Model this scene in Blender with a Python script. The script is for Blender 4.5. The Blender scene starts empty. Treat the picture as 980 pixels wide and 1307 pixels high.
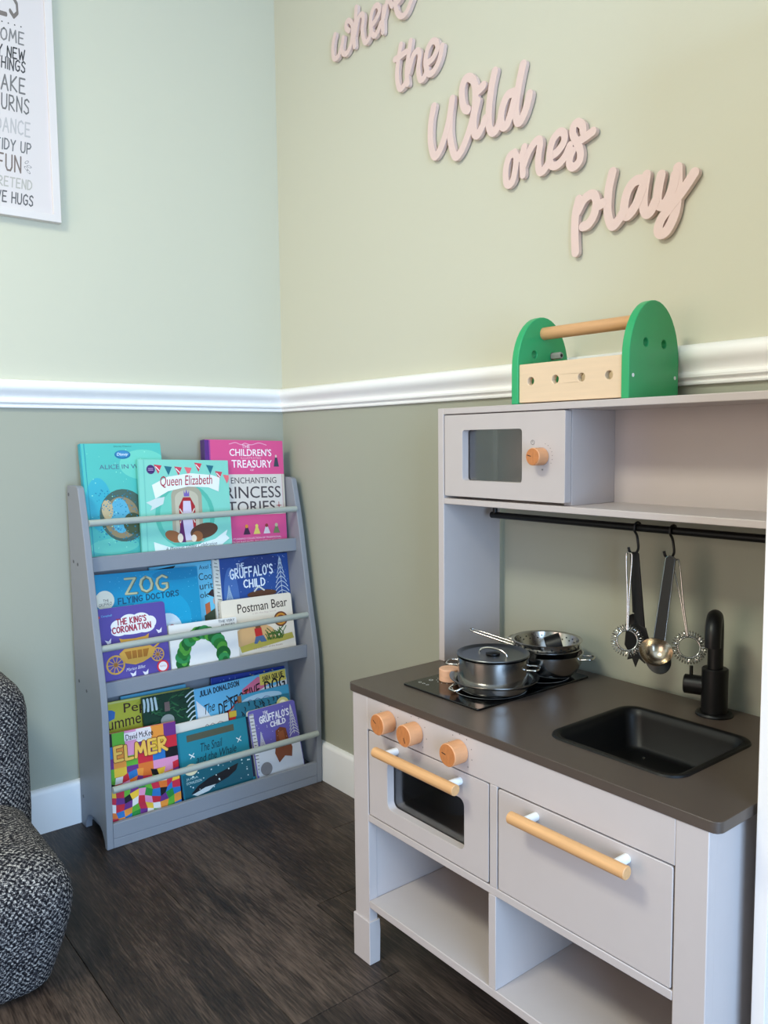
import bpy, bmesh, math, random
from mathutils import Vector, Matrix
from math import pi, sin, cos, radians
random.seed(7)
SC = bpy.context.scene
COL = SC.collection

# ------------------------------------------------------------------ camera
FPX = 1030.85
cam_d = bpy.data.cameras.new('camera'); cam = bpy.data.objects.new('camera', cam_d); COL.objects.link(cam)
cam_d.sensor_fit = 'AUTO'; cam_d.sensor_width = 36.0; cam_d.lens = FPX * 36.0 / 1307.0
cam_d.clip_start = 0.02
_y, _p, _r = radians(38.467), radians(5.0185), radians(-0.6128)
F_ = Vector((-cos(_y) * cos(_p), sin(_y) * cos(_p), -sin(_p)))
R0 = F_.cross(Vector((0, 0, 1))).normalized(); U0 = R0.cross(F_)
R_ = R0 * cos(_r) + U0 * sin(_r); U_ = -R0 * sin(_r) + U0 * cos(_r)
m = Matrix((R_, U_, -F_)).transposed().to_4x4(); m.translation = Vector((2.0424, -1.2485, 0.956))
cam.matrix_world = m
SC.camera = cam

# ------------------------------------------------------------------ light and exposure
SC.view_settings.view_transform = 'Standard'; SC.view_settings.look = 'None'
SC.view_settings.gamma = 1.0; SC.view_settings.use_curve_mapping = False
SC.view_settings.exposure = -0.02
W = bpy.data.worlds.new('world'); SC.world = W; W.use_nodes = True
W.node_tree.nodes['Background'].inputs[0].default_value = (0.85, 0.9, 1.0, 1)
W.node_tree.nodes['Background'].inputs[1].default_value = 0.7

def area(name, loc, target, sx, sy, power, color):
    l = bpy.data.lights.new(name, 'AREA'); l.shape = 'RECTANGLE'; l.size = sx; l.size_y = sy
    l.energy = power; l.color = color
    o = bpy.data.objects.new(name, l); COL.objects.link(o); o.location = loc
    o.rotation_euler = (Vector(target) - Vector(loc)).to_track_quat('-Z', 'Y').to_euler()
    return o
area('window_daylight', (3.66, -1.38, .98), (0.0, -1.38, 0.98), 1.6, 1.8, 108, (0.44, 0.67, 1.0))
area('ceiling_lamp_light', (1.15, -1.80, 2.36), (1.15, -1.5, 0), 0.6, 0.6, 54, (0.93, 0.94, 0.78))
area('back_fill_light', (1.15, -3.50, 0.98), (1.15, 0, 0.98), 1.45, 1.8, 26, (1.0, 0.72, 0.55))  # added fill lamp, brightens the kitchen front and right wall from behind the camera

# ------------------------------------------------------------------ helpers
def lin(c):
    return tuple(((x / 255.0) / 12.92 if x / 255.0 <= 0.04045 else ((x / 255.0 + 0.055) / 1.055) ** 2.4) for x in c)
MATS = {}
def mat(name, rgb, rough=0.5, metal=0.0, grain=0.0, gscale=(60, 60, 60), bump=0.0, spec=0.5):
    if name in MATS: return MATS[name]
    m = bpy.data.materials.new(name); m.use_nodes = True; nt = m.node_tree; b = nt.nodes['Principled BSDF']
    c = lin(rgb); b.inputs['Base Color'].default_value = (*c, 1)
    b.inputs['Roughness'].default_value = rough; b.inputs['Metallic'].default_value = metal
    b.inputs['Specular IOR Level'].default_value = spec
    if grain or bump:
        tc = nt.nodes.new('ShaderNodeTexCoord'); mp = nt.nodes.new('ShaderNodeMapping'); mp.inputs['Scale'].default_value = gscale
        nz = nt.nodes.new('ShaderNodeTexNoise'); nz.inputs['Scale'].default_value = 1.0; nz.inputs['Detail'].default_value = 4
        nt.links.new(tc.outputs['Object'], mp.inputs[0]); nt.links.new(mp.outputs[0], nz.inputs['Vector'])
        if grain:
            mx = nt.nodes.new('ShaderNodeMix'); mx.data_type = 'RGBA'
            mx.inputs[6].default_value = (*[x * (1 - grain) for x in c], 1); mx.inputs[7].default_value = (*[min(1, x * (1 + grain)) for x in c], 1)
            nt.links.new(nz.outputs[0], mx.inputs[0]); nt.links.new(mx.outputs[2], b.inputs['Base Color'])
        if bump:
            bp = nt.nodes.new('ShaderNodeBump'); bp.inputs['Strength'].default_value = bump; bp.inputs['Distance'].default_value = 0.001
            nt.links.new(nz.outputs[0], bp.inputs['Height']); nt.links.new(bp.outputs[0], b.inputs['Normal'])
    MATS[name] = m; return m

def glass(name, tint, mixf):
    if name in MATS: return MATS[name]
    m = bpy.data.materials.new(name); m.use_nodes = True; nt = m.node_tree; nt.nodes.clear()
    o = nt.nodes.new('ShaderNodeOutputMaterial'); mx = nt.nodes.new('ShaderNodeMixShader'); t = nt.nodes.new('ShaderNodeBsdfTransparent')
    g = nt.nodes.new('ShaderNodeBsdfGlossy'); g.inputs['Roughness'].default_value = 0.04
    fr = nt.nodes.new('ShaderNodeFresnel'); fr.inputs[0].default_value = 1.45
    mu = nt.nodes.new('ShaderNodeMath'); mu.operation = 'MULTIPLY'; mu.inputs[1].default_value = mixf
    t.inputs[0].default_value = (*tint, 1)
    nt.links.new(fr.outputs[0], mu.inputs[0]); nt.links.new(mu.outputs[0], mx.inputs[0])
    nt.links.new(t.outputs[0], mx.inputs[1]); nt.links.new(g.outputs[0], mx.inputs[2]); nt.links.new(mx.outputs[0], o.inputs[0])
    MATS[name] = m; return m

class MB:
    def __init__(s): s.v = []; s.f = []; s.m = []
    def add(s, vs, fs, mi=0):
        n = len(s.v); s.v += [tuple(v) for v in vs]; s.f += [tuple(n + i for i in f) for f in fs]; s.m += [mi] * len(fs); return s
    def box(s, x0, x1, y0, y1, z0, z1, mi=0):
        vs = [(x, y, z) for z in (z0, z1) for y in (y0, y1) for x in (x0, x1)]
        return s.add(vs, [(0, 2, 3, 1), (4, 5, 7, 6), (0, 1, 5, 4), (2, 6, 7, 3), (0, 4, 6, 2), (1, 3, 7, 5)], mi)
    def loft(s, rings, closed_ring=True, cap=True, mi=0):
        n = len(rings[0]); vs = [p for r in rings for p in r]; fs = []
        for i in range(len(rings) - 1):
            for j in range(n if closed_ring else n - 1):
                k = (j + 1) % n; fs.append((i * n + j, i * n + k, (i + 1) * n + k, (i + 1) * n + j))
        if cap: fs.append(tuple(range(n - 1, -1, -1))); fs.append(tuple((len(rings) - 1) * n + j for j in range(n)))
        return s.add(vs, fs, mi)
    def cyl(s, p0, p1, r0, r1=None, n=24, ch=0.0, mi=0):
        if r1 is None: r1 = r0
        p0 = Vector(p0); p1 = Vector(p1); d = (p1 - p0); L = d.length; d.normalize()
        a = d.orthogonal().normalized(); b = d.cross(a)
        st = [(0, r0 - ch), (ch, r0), (L - ch, r1), (L, r1 - ch)] if ch else [(0, r0), (L, r1)]
        return s.loft([[p0 + d * t + (a * cos(2 * pi * i / n) + b * sin(2 * pi * i / n)) * r for i in range(n)] for t, r in st], mi=mi)
    def tube(s, pts, r, n=10, closed=False, mi=0):
        pts = [Vector(p) for p in pts]; N = len(pts); rings = []; a = None
        for i in range(N):
            if closed: t = pts[(i + 1) % N] - pts[i - 1]
            else: t = pts[min(i + 1, N - 1)] - pts[max(i - 1, 0)]
            t.normalize()
            a = t.orthogonal().normalized() if a is None else (a - t * a.dot(t)).normalized()
            b = t.cross(a); rr = r[i] if isinstance(r, (list, tuple)) else r
            rings.append([pts[i] + (a * cos(2 * pi * k / n) + b * sin(2 * pi * k / n)) * rr for k in range(n)])
        if closed: rings.append(rings[0])
        return s.loft(rings, cap=not closed, mi=mi)
    def lathe(s, prof, cx, cy, z0=0, n=56, mi=0, cap=False):
        rings = [[(cx + r * cos(2 * pi * i / n), cy + r * sin(2 * pi * i / n), z0 + z) for i in range(n)] for r, z in prof]
        return s.loft(rings, cap=cap, mi=mi)
    def prism(s, poly, fn, a, b, mi=0):
        # poly in 2D, fn(u, v, d) -> point
        n = len(poly); vs = [fn(u, v, a) for u, v in poly] + [fn(u, v, b) for u, v in poly]
        fs = [tuple(range(n - 1, -1, -1)), tuple(range(n, 2 * n))] + [(i, (i + 1) % n, n + (i + 1) % n, n + i) for i in range(n)]
        return s.add(vs, fs, mi)
    def plate(s, outer, holes, fn, a, b, mi=0):
        bm = bmesh.new(); es = []
        for loop in [outer] + holes:
            vv = [bm.verts.new((u, v, 0)) for u, v in loop]
            es += [bm.edges.new((vv[i], vv[(i + 1) % len(vv)])) for i in range(len(vv))]
        bmesh.ops.triangle_fill(bm, use_beauty=True, use_dissolve=False, edges=es)
        bm.verts.index_update()
        base = [(v.co.x, v.co.y) for v in bm.verts]; tris = [tuple(v.index for v in f.verts) for f in bm.faces]
        bm.free(); n = len(base)
        vs = [fn(u, v, a) for u, v in base] + [fn(u, v, b) for u, v in base]
        fs = [tuple(reversed(t)) for t in tris] + [tuple(i + n for i in t) for t in tris]
        k = 0
        for loop in [outer] + holes:
            L = len(loop); fs += [(k + i, k + (i + 1) % L, n + k + (i + 1) % L, n + k + i) for i in range(L)]; k += L
        return s.add(vs, fs, mi)
    def build(s, name, mats, parent=None, local=False, smooth=30, bevel=0.0, seg=2, kind=None):
        me = bpy.data.meshes.new(name)
        vs = s.v
        if parent is not None and not local:
            r = parent
            while r.parent: r = r.parent
            o = Vector(r.location); vs = [Vector(v) - o for v in s.v]
        me.from_pydata([tuple(v) for v in vs], [], s.f)
        ml = mats if isinstance(mats, (list, tuple)) else [mats]
        for x in ml: me.materials.append(x)
        for i, p in enumerate(me.polygons): p.material_index = s.m[i]
        bm = bmesh.new(); bm.from_mesh(me); bmesh.ops.recalc_face_normals(bm, faces=bm.faces) if smooth is not False else None
        bm.to_mesh(me); bm.free()
        if smooth: me.shade_smooth(); me.set_sharp_from_angle(angle=radians(smooth))
        ob = bpy.data.objects.new(name, me); COL.objects.link(ob)
        if parent: ob.parent = parent
        if bevel:
            b = ob.modifiers.new('bevel', 'BEVEL'); b.width = bevel; b.segments = seg; b.limit_method = 'ANGLE'; b.angle_limit = radians(50)
            b.harden_normals = False
        if kind: ob['kind'] = kind
        return ob

def thing(name, label, cat, loc, group=None, rot=None):
    o = bpy.data.objects.new(name, None); COL.objects.link(o); o.empty_display_size = 0.05
    if rot is not None: o.matrix_world = Matrix.Translation(Vector(loc)) @ rot.to_4x4()
    else: o.location = loc
    o['label'] = label; o['category'] = cat
    if group: o['group'] = group
    return o
def tag(o, label, cat, group=None):
    o['label'] = label; o['category'] = cat
    if group: o['group'] = group
    return o
def rrect(x0, x1, y0, y1, r, n=6):
    P = []
    for cx, cy, a in ((x1 - r, y0 + r, -90), (x1 - r, y1 - r, 0), (x0 + r, y1 - r, 90), (x0 + r, y0 + r, 180)):
        for i in range(n + 1):
            t = radians(a + 90 * i / n); P.append((cx + r * cos(t), cy + r * sin(t)))
    return P
def circ(cx, cy, r, n=20): return [(cx + r * cos(2 * pi * i / n), cy + r * sin(2 * pi * i / n)) for i in range(n)]
def XZ(u, v, d): return (u, d, v)
def XY(u, v, d): return (u, v, d)
def YZ(u, v, d): return (d, u, v)
def bx(x0, x1, y0, y1, z0, z1): return MB().box(x0, x1, y0, y1, z0, z1)
def crom(pts, k=8):
    P = [Vector((*p, 0)) if len(p) == 2 else Vector(p) for p in pts]; P = [P[0] * 2 - P[1]] + P + [P[-1] * 2 - P[-2]]; out = []
    for i in range(1, len(P) - 2):
        for j in range(k):
            t = j / k; a, b, c, d = P[i - 1], P[i], P[i + 1], P[i + 2]
            out.append(0.5 * ((2 * b) + (c - a) * t + (2 * a - 5 * b + 4 * c - d) * t * t + (3 * b - a - 3 * c + d) * t ** 3))
    out.append(P[-2]); return out
def ribbon(pts, r, cap=6):
    # closed 2D outline quads of a round ended stroke: list of (left, right) pairs
    P = [Vector((p[0], p[1])) for p in pts]; n = len(P); pairs = []
    T = [(P[min(i + 1, n - 1)] - P[max(i - 1, 0)]).normalized() for i in range(n)]
    rad = r if callable(r) else (lambda t: r)
    t0 = T[0]; n0 = Vector((-t0.y, t0.x)); r0 = rad(0)
    for i in range(cap):
        a = pi / 2 * i / cap; pairs.append((P[0] - t0 * r0 * cos(a) + n0 * r0 * sin(a), P[0] - t0 * r0 * cos(a) - n0 * r0 * sin(a)))
    for i in range(n):
        nn = Vector((-T[i].y, T[i].x)); ri = rad(i / (n - 1)); pairs.append((P[i] + nn * ri, P[i] - nn * ri))
    t1 = T[-1]; n1 = Vector((-t1.y, t1.x)); r1 = rad(1)
    for i in range(cap - 1, -1, -1):
        a = pi / 2 * i / cap; pairs.append((P[-1] + t1 * r1 * cos(a) + n1 * r1 * sin(a), P[-1] + t1 * r1 * cos(a) - n1 * r1 * sin(a)))
    return pairs

# ------------------------------------------------------------------ stroke lettering (hand drawn capitals) and type
SF = {'A': [[(0, 0), (.3, 1), (.6, 0)], [(.12, .38), (.5, .38)]], 'B': [[(0, 0), (0, 1), (.4, .95), (.45, .72), (.05, .52), (.5, .42), (.52, .12), (.3, 0), (0, 0)]],
 'C': [[(.55, .85), (.35, 1), (.1, .85), (0, .5), (.1, .12), (.33, 0), (.55, .12)]], 'D': [[(0, 0), (0, 1), (.3, .95), (.52, .7), (.52, .3), (.3, .04), (0, 0)]],
 'E': [[(.48, 1), (0, 1), (0, 0), (.5, 0)], [(0, .52), (.4, .52)]], 'F': [[(.48, 1), (0, 1), (0, 0)], [(0, .52), (.4, .52)]],
 'G': [[(.55, .85), (.33, 1), (.08, .82), (0, .5), (.1, .12), (.33, 0), (.55, .15), (.55, .45), (.33, .45)]], 'H': [[(0, 0), (0, 1)], [(.5, 0), (.5, 1)], [(0, .5), (.5, .5)]],
 'I': [[(.05, 0), (.05, 1)]], 'J': [[(.4, 1), (.4, .2), (.25, 0), (.05, .12)]], 'K': [[(0, 0), (0, 1)], [(.5, 1), (.02, .45), (.55, 0)]], 'L': [[(0, 1), (0, 0), (.45, 0)]],
 'M': [[(0, 0), (.08, 1), (.35, .3), (.6, 1), (.7, 0)]], 'N': [[(0, 0), (0, 1), (.5, 0), (.5, 1)]], 'O': [[(.3, 1), (.08, .82), (0, .5), (.08, .15), (.3, 0), (.53, .15), (.6, .5), (.52, .85), (.3, 1)]],
 'P': [[(0, 0), (0, 1), (.35, .97), (.48, .75), (.35, .52), (0, .45)]], 'Q': [[(.3, 1), (.08, .82), (0, .5), (.08, .15), (.3, 0), (.53, .15), (.6, .5), (.52, .85), (.3, 1)], [(.35, .25), (.6, -.05)]],
 'R': [[(0, 0), (0, 1), (.35, .97), (.46, .75), (.35, .53), (.03, .47), (.52, 0)]], 'S': [[(.48, .86), (.3, 1), (.08, .9), (.05, .68), (.42, .4), (.45, .14), (.22, 0), (0, .14)]],
 'T': [[(0, 1), (.6, 1)], [(.3, 1), (.3, 0)]], 'U': [[(0, 1), (0, .25), (.12, .02), (.38, .02), (.5, .25), (.5, 1)]], 'V': [[(0, 1), (.28, 0), (.56, 1)]],
 'W': [[(0, 1), (.18, 0), (.38, .75), (.58, 0), (.76, 1)]], 'X': [[(0, 1), (.5, 0)], [(.5, 1), (0, 0)]], 'Y': [[(0, 1), (.27, .5), (.54, 1)], [(.27, .5), (.25, 0)]],
 'Z': [[(0, 1), (.5, 1), (0, 0), (.52, 0)]], "'": [[(.05, 1), (.02, .78)]], '.': [[(.03, .03), (.05, .05)]]}
def stroke_text(txt, r):
    # 2D quads, laid out from x=0, cap height 1; returns list of pair lists and width
    x = 0; out = []
    for ch in txt:
        if ch == ' ': x += .45; continue
        w = 0; jz = random.uniform(-.03, .03)
        for st in SF[ch]:
            st2 = [(x + a, b + jz) for a, b in st]; w = max(w, max(a for a, b in st))
            for q in range(len(st2) - 1): out.append(ribbon(st2[q:q + 2], r, 4))
        x += w + .24
    return out, x - .24
_tc = {}
def type_text(txt, bold=0.0, shear=0.0):
    key = (txt, bold, shear)
    if key in _tc: return _tc[key]
    cu = bpy.data.curves.new('type', 'FONT'); cu.body = txt; cu.size = 1; cu.shear = shear; cu.resolution_u = 3
    ob = bpy.data.objects.new('type', cu); COL.objects.link(ob)
    dg = bpy.context.evaluated_depsgraph_get(); dg.update()
    me = bpy.data.meshes.new_from_object(ob.evaluated_get(dg))
    vs = [(v.co.x, v.co.y) for v in me.vertices]; fs = [tuple(p.vertices) for p in me.polygons]
    bpy.data.objects.remove(ob); bpy.data.curves.remove(cu); bpy.data.meshes.remove(me)
    x0 = min(v[0] for v in vs); x1 = max(v[0] for v in vs); y0 = min(v[1] for v in vs); y1 = max(v[1] for v in vs)
    _tc[key] = ([((a - x0) / (x1 - x0), (b - y0) / (y1 - y0)) for a, b in vs], fs); return _tc[key]

# ------------------------------------------------------------------ room
def wall_paint():
    m = bpy.data.materials.new('two_tone_wall_paint'); m.use_nodes = True; nt = m.node_tree; b = nt.nodes['Principled BSDF']
    g = nt.nodes.new('ShaderNodeNewGeometry'); sp = nt.nodes.new('ShaderNodeSeparateXYZ'); gt = nt.nodes.new('ShaderNodeMath'); gt.operation = 'GREATER_THAN'; gt.inputs[1].default_value = 1.075
    mx = nt.nodes.new('ShaderNodeMix'); mx.data_type = 'RGBA'
    mx.inputs[6].default_value = (*lin((166, 167, 151)), 1); mx.inputs[7].default_value = (*lin((204, 202, 182)), 1)
    nt.links.new(g.outputs['Position'], sp.inputs[0]); nt.links.new(sp.outputs['Z'], gt.inputs[0]); nt.links.new(gt.outputs[0], mx.inputs[0])
    nt.links.new(mx.outputs[2], b.inputs['Base Color']); b.inputs['Roughness'].default_value = 0.62; b.inputs['Specular IOR Level'].default_value = 0.25
    nz = nt.nodes.new('ShaderNodeTexNoise'); nz.inputs['Scale'].default_value = 180; bp = nt.nodes.new('ShaderNodeBump'); bp.inputs['Strength'].default_value = .12; bp.inputs['Distance'].default_value = .001
    tc = nt.nodes.new('ShaderNodeTexCoord'); nt.links.new(tc.outputs['Object'], nz.inputs['Vector']); nt.links.new(nz.outputs[0], bp.inputs['Height']); nt.links.new(bp.outputs[0], b.inputs['Normal'])
    return m
WP = wall_paint()
M_TRIM = mat('white_trim_gloss', (246, 245, 243), .35)
M_CEIL = mat('white_ceiling', (238, 236, 230), .8)
RX, RY, RZ = 3.8, -3.6, 2.4
def struct(o): o['kind'] = 'structure'; return o
struct(bx(-.1, 0, RY, 0.1, -.03, RZ).build('wall_left', WP, smooth=False))
struct(bx(0, RX, 0, .1, -.03, RZ).build('wall_right', WP, smooth=False))
struct(MB().box(-.1, .35, RY - .1, RY, -.03, RZ).box(1.95, RX + .1, RY - .1, RY, -.03, RZ).box(.35, 1.95, RY - .1, RY, -.03, .04).box(.35, 1.95, RY - .1, RY, 2.0, RZ).build('wall_back', WP, smooth=False))
wn2 = struct(MB().box(.35, .40, RY - .08, RY - .02, .04, 2.0).box(1.90, 1.95, RY - .08, RY - .02, .04, 2.0).box(.40, 1.90, RY - .08, RY - .02, .04, .09).box(.40, 1.90, RY - .08, RY - .02, 1.95, 2.0).build('added_fill_window', M_TRIM, smooth=False))  # unseen window, added to go with the rear fill lamp
bx(.40, 1.90, RY - .051, RY - .045, .09, 1.95).build('pane', glass('window_glass', (.95, .97, 1), 1.0), wn2, smooth=False)
wy0, wy1, wz0, wz1 = -2.23, -.53, .04, 2.0
w = MB().box(RX, RX + .1, RY, wy0, -.03, RZ).box(RX, RX + .1, wy1, .1, -.03, RZ).box(RX, RX + .1, wy0, wy1, -.03, wz0).box(RX, RX + .1, wy0, wy1, wz1, RZ)
struct(w.build('wall_front', WP, smooth=False))
win = struct(MB().box(RX + .02, RX + .08, wy0, wy0 + .05, wz0, wz1).box(RX + .02, RX + .08, wy1 - .05, wy1, wz0, wz1).box(RX + .02, RX + .08, wy0 + .05, wy1 - .05, wz0, wz0 + .05)
    .box(RX + .02, RX + .08, wy0 + .05, wy1 - .05, wz1 - .05, wz1).box(RX + .02, RX + .08, -1.405, -1.355, wz0 + .05, wz1 - .05).build('window_1', M_TRIM, smooth=False))
for a, b in ((wy0 + .05, -1.405), (-1.355, wy1 - .05)):
    bx(RX + .045, RX + .051, a, b, wz0 + .05, wz1 - .05).build('pane', glass('window_glass', (.95, .97, 1), 1.0), win, smooth=False)
struct(bx(-.1, RX + .1, RY - .1, .1, RZ, RZ + .1).build('ceiling', M_CEIL, smooth=False))

# floor: a slab with real planks on it
def floor_mat():
    m = bpy.data.materials.new('dark_oak_plank'); m.use_nodes = True; nt = m.node_tree; b = nt.nodes['Principled BSDF']; L = nt.links.new
    g = nt.nodes.new('ShaderNodeNewGeometry'); oi = nt.nodes.new('ShaderNodeObjectInfo')
    off = nt.nodes.new('ShaderNodeVectorMath'); off.operation = 'MULTIPLY_ADD'; cb = nt.nodes.new('ShaderNodeCombineXYZ')
    for i in range(3): L(oi.outputs['Random'], cb.inputs[i])
    off.inputs[1].default_value = (13, 31, 7); L(cb.outputs[0], off.inputs[0]); L(g.outputs['Position'], off.inputs[2])
    def noise(scale, vec, det=6, dist=0.0):
        mp = nt.nodes.new('ShaderNodeMapping'); mp.inputs['Scale'].default_value = vec; n = nt.nodes.new('ShaderNodeTexNoise')
        n.inputs['Scale'].default_value = scale; n.inputs['Detail'].default_value = det; n.inputs['Distortion'].default_value = dist
        L(off.outputs[0], mp.inputs[0]); L(mp.outputs[0], n.inputs['Vector']); return n.outputs[0]
    big = noise(1, (3.0, 11, 1), 3, .6); fine = noise(1, (26, 330, 1), 5, .3); med = noise(1, (9, 75, 1), 5, 1.2)
    def mixv(a, bb, f):
        x = nt.nodes.new('ShaderNodeMix'); x.data_type = 'FLOAT'; x.inputs[0].default_value = f; L(a, x.inputs[2]); L(bb, x.inputs[3]); return x.outputs[0]
    tot = mixv(mixv(fine, med, .45), big, .36)
    add = nt.nodes.new('ShaderNodeMath'); add.operation = 'MULTIPLY_ADD'; add.inputs[1].default_value = .09; L(oi.outputs['Random'], add.inputs[0]); L(tot, add.inputs[2])
    cr = nt.nodes.new('ShaderNodeValToRGB'); E = cr.color_ramp.elements
    E[0].position = .41; E[0].color = (*lin((25, 20, 18)), 1); E[1].position = .66; E[1].color = (*lin((93, 78, 68)), 1)
    e = E.new(.52); e.color = (*lin((53, 43, 37)), 1)
    L(add.outputs[0], cr.inputs[0]); L(cr.outputs[0], b.inputs['Base Color'])
    rr = nt.nodes.new('ShaderNodeMapRange'); rr.inputs[3].default_value = .36; rr.inputs[4].default_value = .56; L(med, rr.inputs[0]); L(rr.outputs[0], b.inputs['Roughness'])
    bp = nt.nodes.new('ShaderNodeBump'); bp.inputs['Strength'].default_value = .35; bp.inputs['Distance'].default_value = .001; L(fine, bp.inputs['Height']); L(bp.outputs[0], b.inputs['Normal'])
    b.inputs['Specular IOR Level'].default_value = .4
    return m
FM = floor_mat()
fl = struct(bx(-.1, RX + .1, RY - .1, .1, -.06, -.005).build('floor', mat('floor_joint', (26, 22, 20), .8), smooth=False))
PW, PL = .2185, 1.24
k = 0; y1 = -.372 + 2 * PW
pm = {}
while y1 > RY:
    y0 = y1 - PW; ya, yb = max(y0, RY) + .0005, min(y1, 0) - .0005
    st = {0: .97 - PL, 1: .30 - PL, 2: .55 - PL}[k % 3] if abs(y1 + .372) > 1e-3 else .970 - PL
    if y1 > -.372 + .01: st = [.45, .7][k % 2] - PL
    x = st
    while x < RX:
        xa, xb = max(x, 0) + .0005, min(x + PL, RX) - .0005
        if yb > ya and xb - xa > .02: bx(xa, xb, ya, yb, -.005, 0).build('plank', FM, fl, smooth=False, bevel=.0007, seg=1)
        x += PL
    y1 = y0; k += 1

# mouldings with mitred inside corner
def moulding(prof, name_l, name_r, material):
    ra = [[(d, -d, z) for d, z in prof], [(d, RY, z) for d, z in prof]]
    rb = [[(d, -d, z) for d, z in prof], [(RX, -d, z) for d, z in prof]]
    struct(MB().loft(ra).build(name_l, material, smooth=32)); struct(MB().loft(rb).build(name_r, material, smooth=32))
zb = 1.0428
rail = [(0, zb), (.0055, zb), (.0075, zb + .001), (.0085, zb + .004), (.0075, zb + .0065), (.006, zb + .0075), (.006, zb + .009), (.010, zb + .010), (.013, zb + .013), (.0135, zb + .017), (.0115, zb + .0205),
        (.009, zb + .0215), (.009, zb + .0235), (.0105, zb + .027), (.014, zb + .032), (.019, zb + .0375), (.0225, zb + .042), (.0245, zb + .048), (.0245, zb + .054), (.0225, zb + .0595), (.018, zb + .064), (.011, zb + .0665), (0, zb + .0671)]
moulding(rail, 'trim_1', 'trim_2', M_TRIM)
bbp = [(0, 0), (.0146, 0), (.0146, .098), (.0135, .103), (.0105, .1075), (.006, .110), (0, .1104)]
moulding(bbp, 'baseboard_left', 'baseboard_right', M_TRIM)

lampf = thing('ceiling_lamp', 'square white ceiling light panel above the play corner', 'lamp', (1.15, -1.80, 2.36))
MB().box(.83, 1.47, -2.12, -1.48, 2.372, 2.4).build('housing', M_CEIL, lampf, smooth=False)

# ------------------------------------------------------------------ play kitchen
KW = mat('warm_grey_lacquer', (190, 180, 176), .42, grain=.02, gscale=(30, 30, 30))
KT = mat('taupe_worktop', (78, 67, 59), .34, grain=.05, gscale=(90, 90, 90))
BLK = mat('matt_black_plastic', (10, 10, 11), .4, spec=.35)
BLG = mat('black_hob_gloss', (7, 7, 8), .08)
WHT = mat('white_print', (205, 205, 200), .5)
GRY = mat('grey_print', (110, 105, 102), .6)
WOOD = mat('pale_beech', (210, 160, 108), .5, grain=.2, gscale=(14, 260, 260), bump=.1)
WOODK = mat('beech_knob', (212, 150, 104), .48, grain=.2, gscale=(220, 40, 60), bump=.1)
WOODE = mat('beech_end_grain', (188, 118, 66), .5, grain=.28, gscale=(300, 40, 90))
WPL = mat('white_plastic', (232, 232, 230), .35)
STEEL = mat('brushed_steel', (182, 180, 176), .2, 1.0, grain=.06, gscale=(8, 8, 400))
CHR = mat('polished_wire', (205, 203, 198), .13, 1.0)
PANE = glass('tinted_pane', (.93, .94, .95), .8)
xk, DW = .8655, .72; FY = -.402; BK = -.018
PK = thing('play_kitchen', 'grey toy kitchen with taupe worktop, wooden knobs and microwave shelf above', 'toy kitchen', (xk + DW / 2, -.2, 0))
def part(mb, name, m, parent=PK, bevel=.0012, **k): return mb.build(name, m, parent, bevel=bevel, **k)
# worktop with openings for sink
SX0, SX1, SY0, SY1 = 1.272, 1.492, -.338, -.124
part(MB().plate(rrect(xk, xk + DW, -.4035, BK, .012, 5), [rrect(SX0 + .01, SX1 - .01, SY0 + .01, SY1 - .01, .026)], XY, .5035, .5175), 'worktop', KT, bevel=.0015)
# posts and feet
PX = ((.8795, .9225), (1.5302, 1.5730))
for i, (a, b) in enumerate(PX):
    for y0, y1, s in ((FY, FY + .018, 1), (BK - .018, BK, -1)):
        lg = part(bx(a, b, y0, y1, .081, .5035), 'leg', KW)
        fo = [(a - .003, b + .003, min(y0, y1) - .003, max(y0, y1) + .003)]
        x0, x1, ya, yb = fo[0]
        r1 = [(x0, ya, .0), (x1, ya, .0), (x1, yb, .0), (x0, yb, .0)]
        r2 = [(x0, ya, .082), (x1, ya, .082), (x1, yb, .082), (x0, yb, .082)]
        rm = [(x0, ya, .06), (x1, ya, .06), (x1, yb + .0015, .06), (x0, yb + .0015, .06)]
        part(MB().loft([r1, rm, r2]), 'foot', KW, lg, smooth=False)
for a, b in ((.9055, .9215), (1.5560, 1.5705)):
    part(bx(a, b, FY + .018, BK - .018, .11, .5035), 'side_panel', KW, bevel=.0008)
part(bx(.9225, 1.5300, FY, FY + .016, .4445, .5035), 'fascia', KW, bevel=.0008)
part(bx(.9225, 1.5300, FY, BK - .012, .2725, .2850).box(1.5300, 1.5555, FY + .0185, BK - .0185, .2725, .2850), 'middle_shelf', KW)
part(bx(.9225, 1.5300, FY, BK - .012, .1085, .1224).box(1.5300, 1.5555, FY + .0185, BK - .0185, .1085, .1224), 'bottom_shelf', KW)
part(bx(1.2240, 1.2390, FY, BK - .012, .2852, .4444), 'divider', KW, bevel=.0008)
part(bx(1.2215, 1.2365, FY, BK - .012, .1226, .2723), 'divider', KW, bevel=.0008)
part(bx(.9220, 1.5555, BK - .010, BK - .006, .1090, .5030), 'back_panel', KW, bevel=0)
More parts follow.
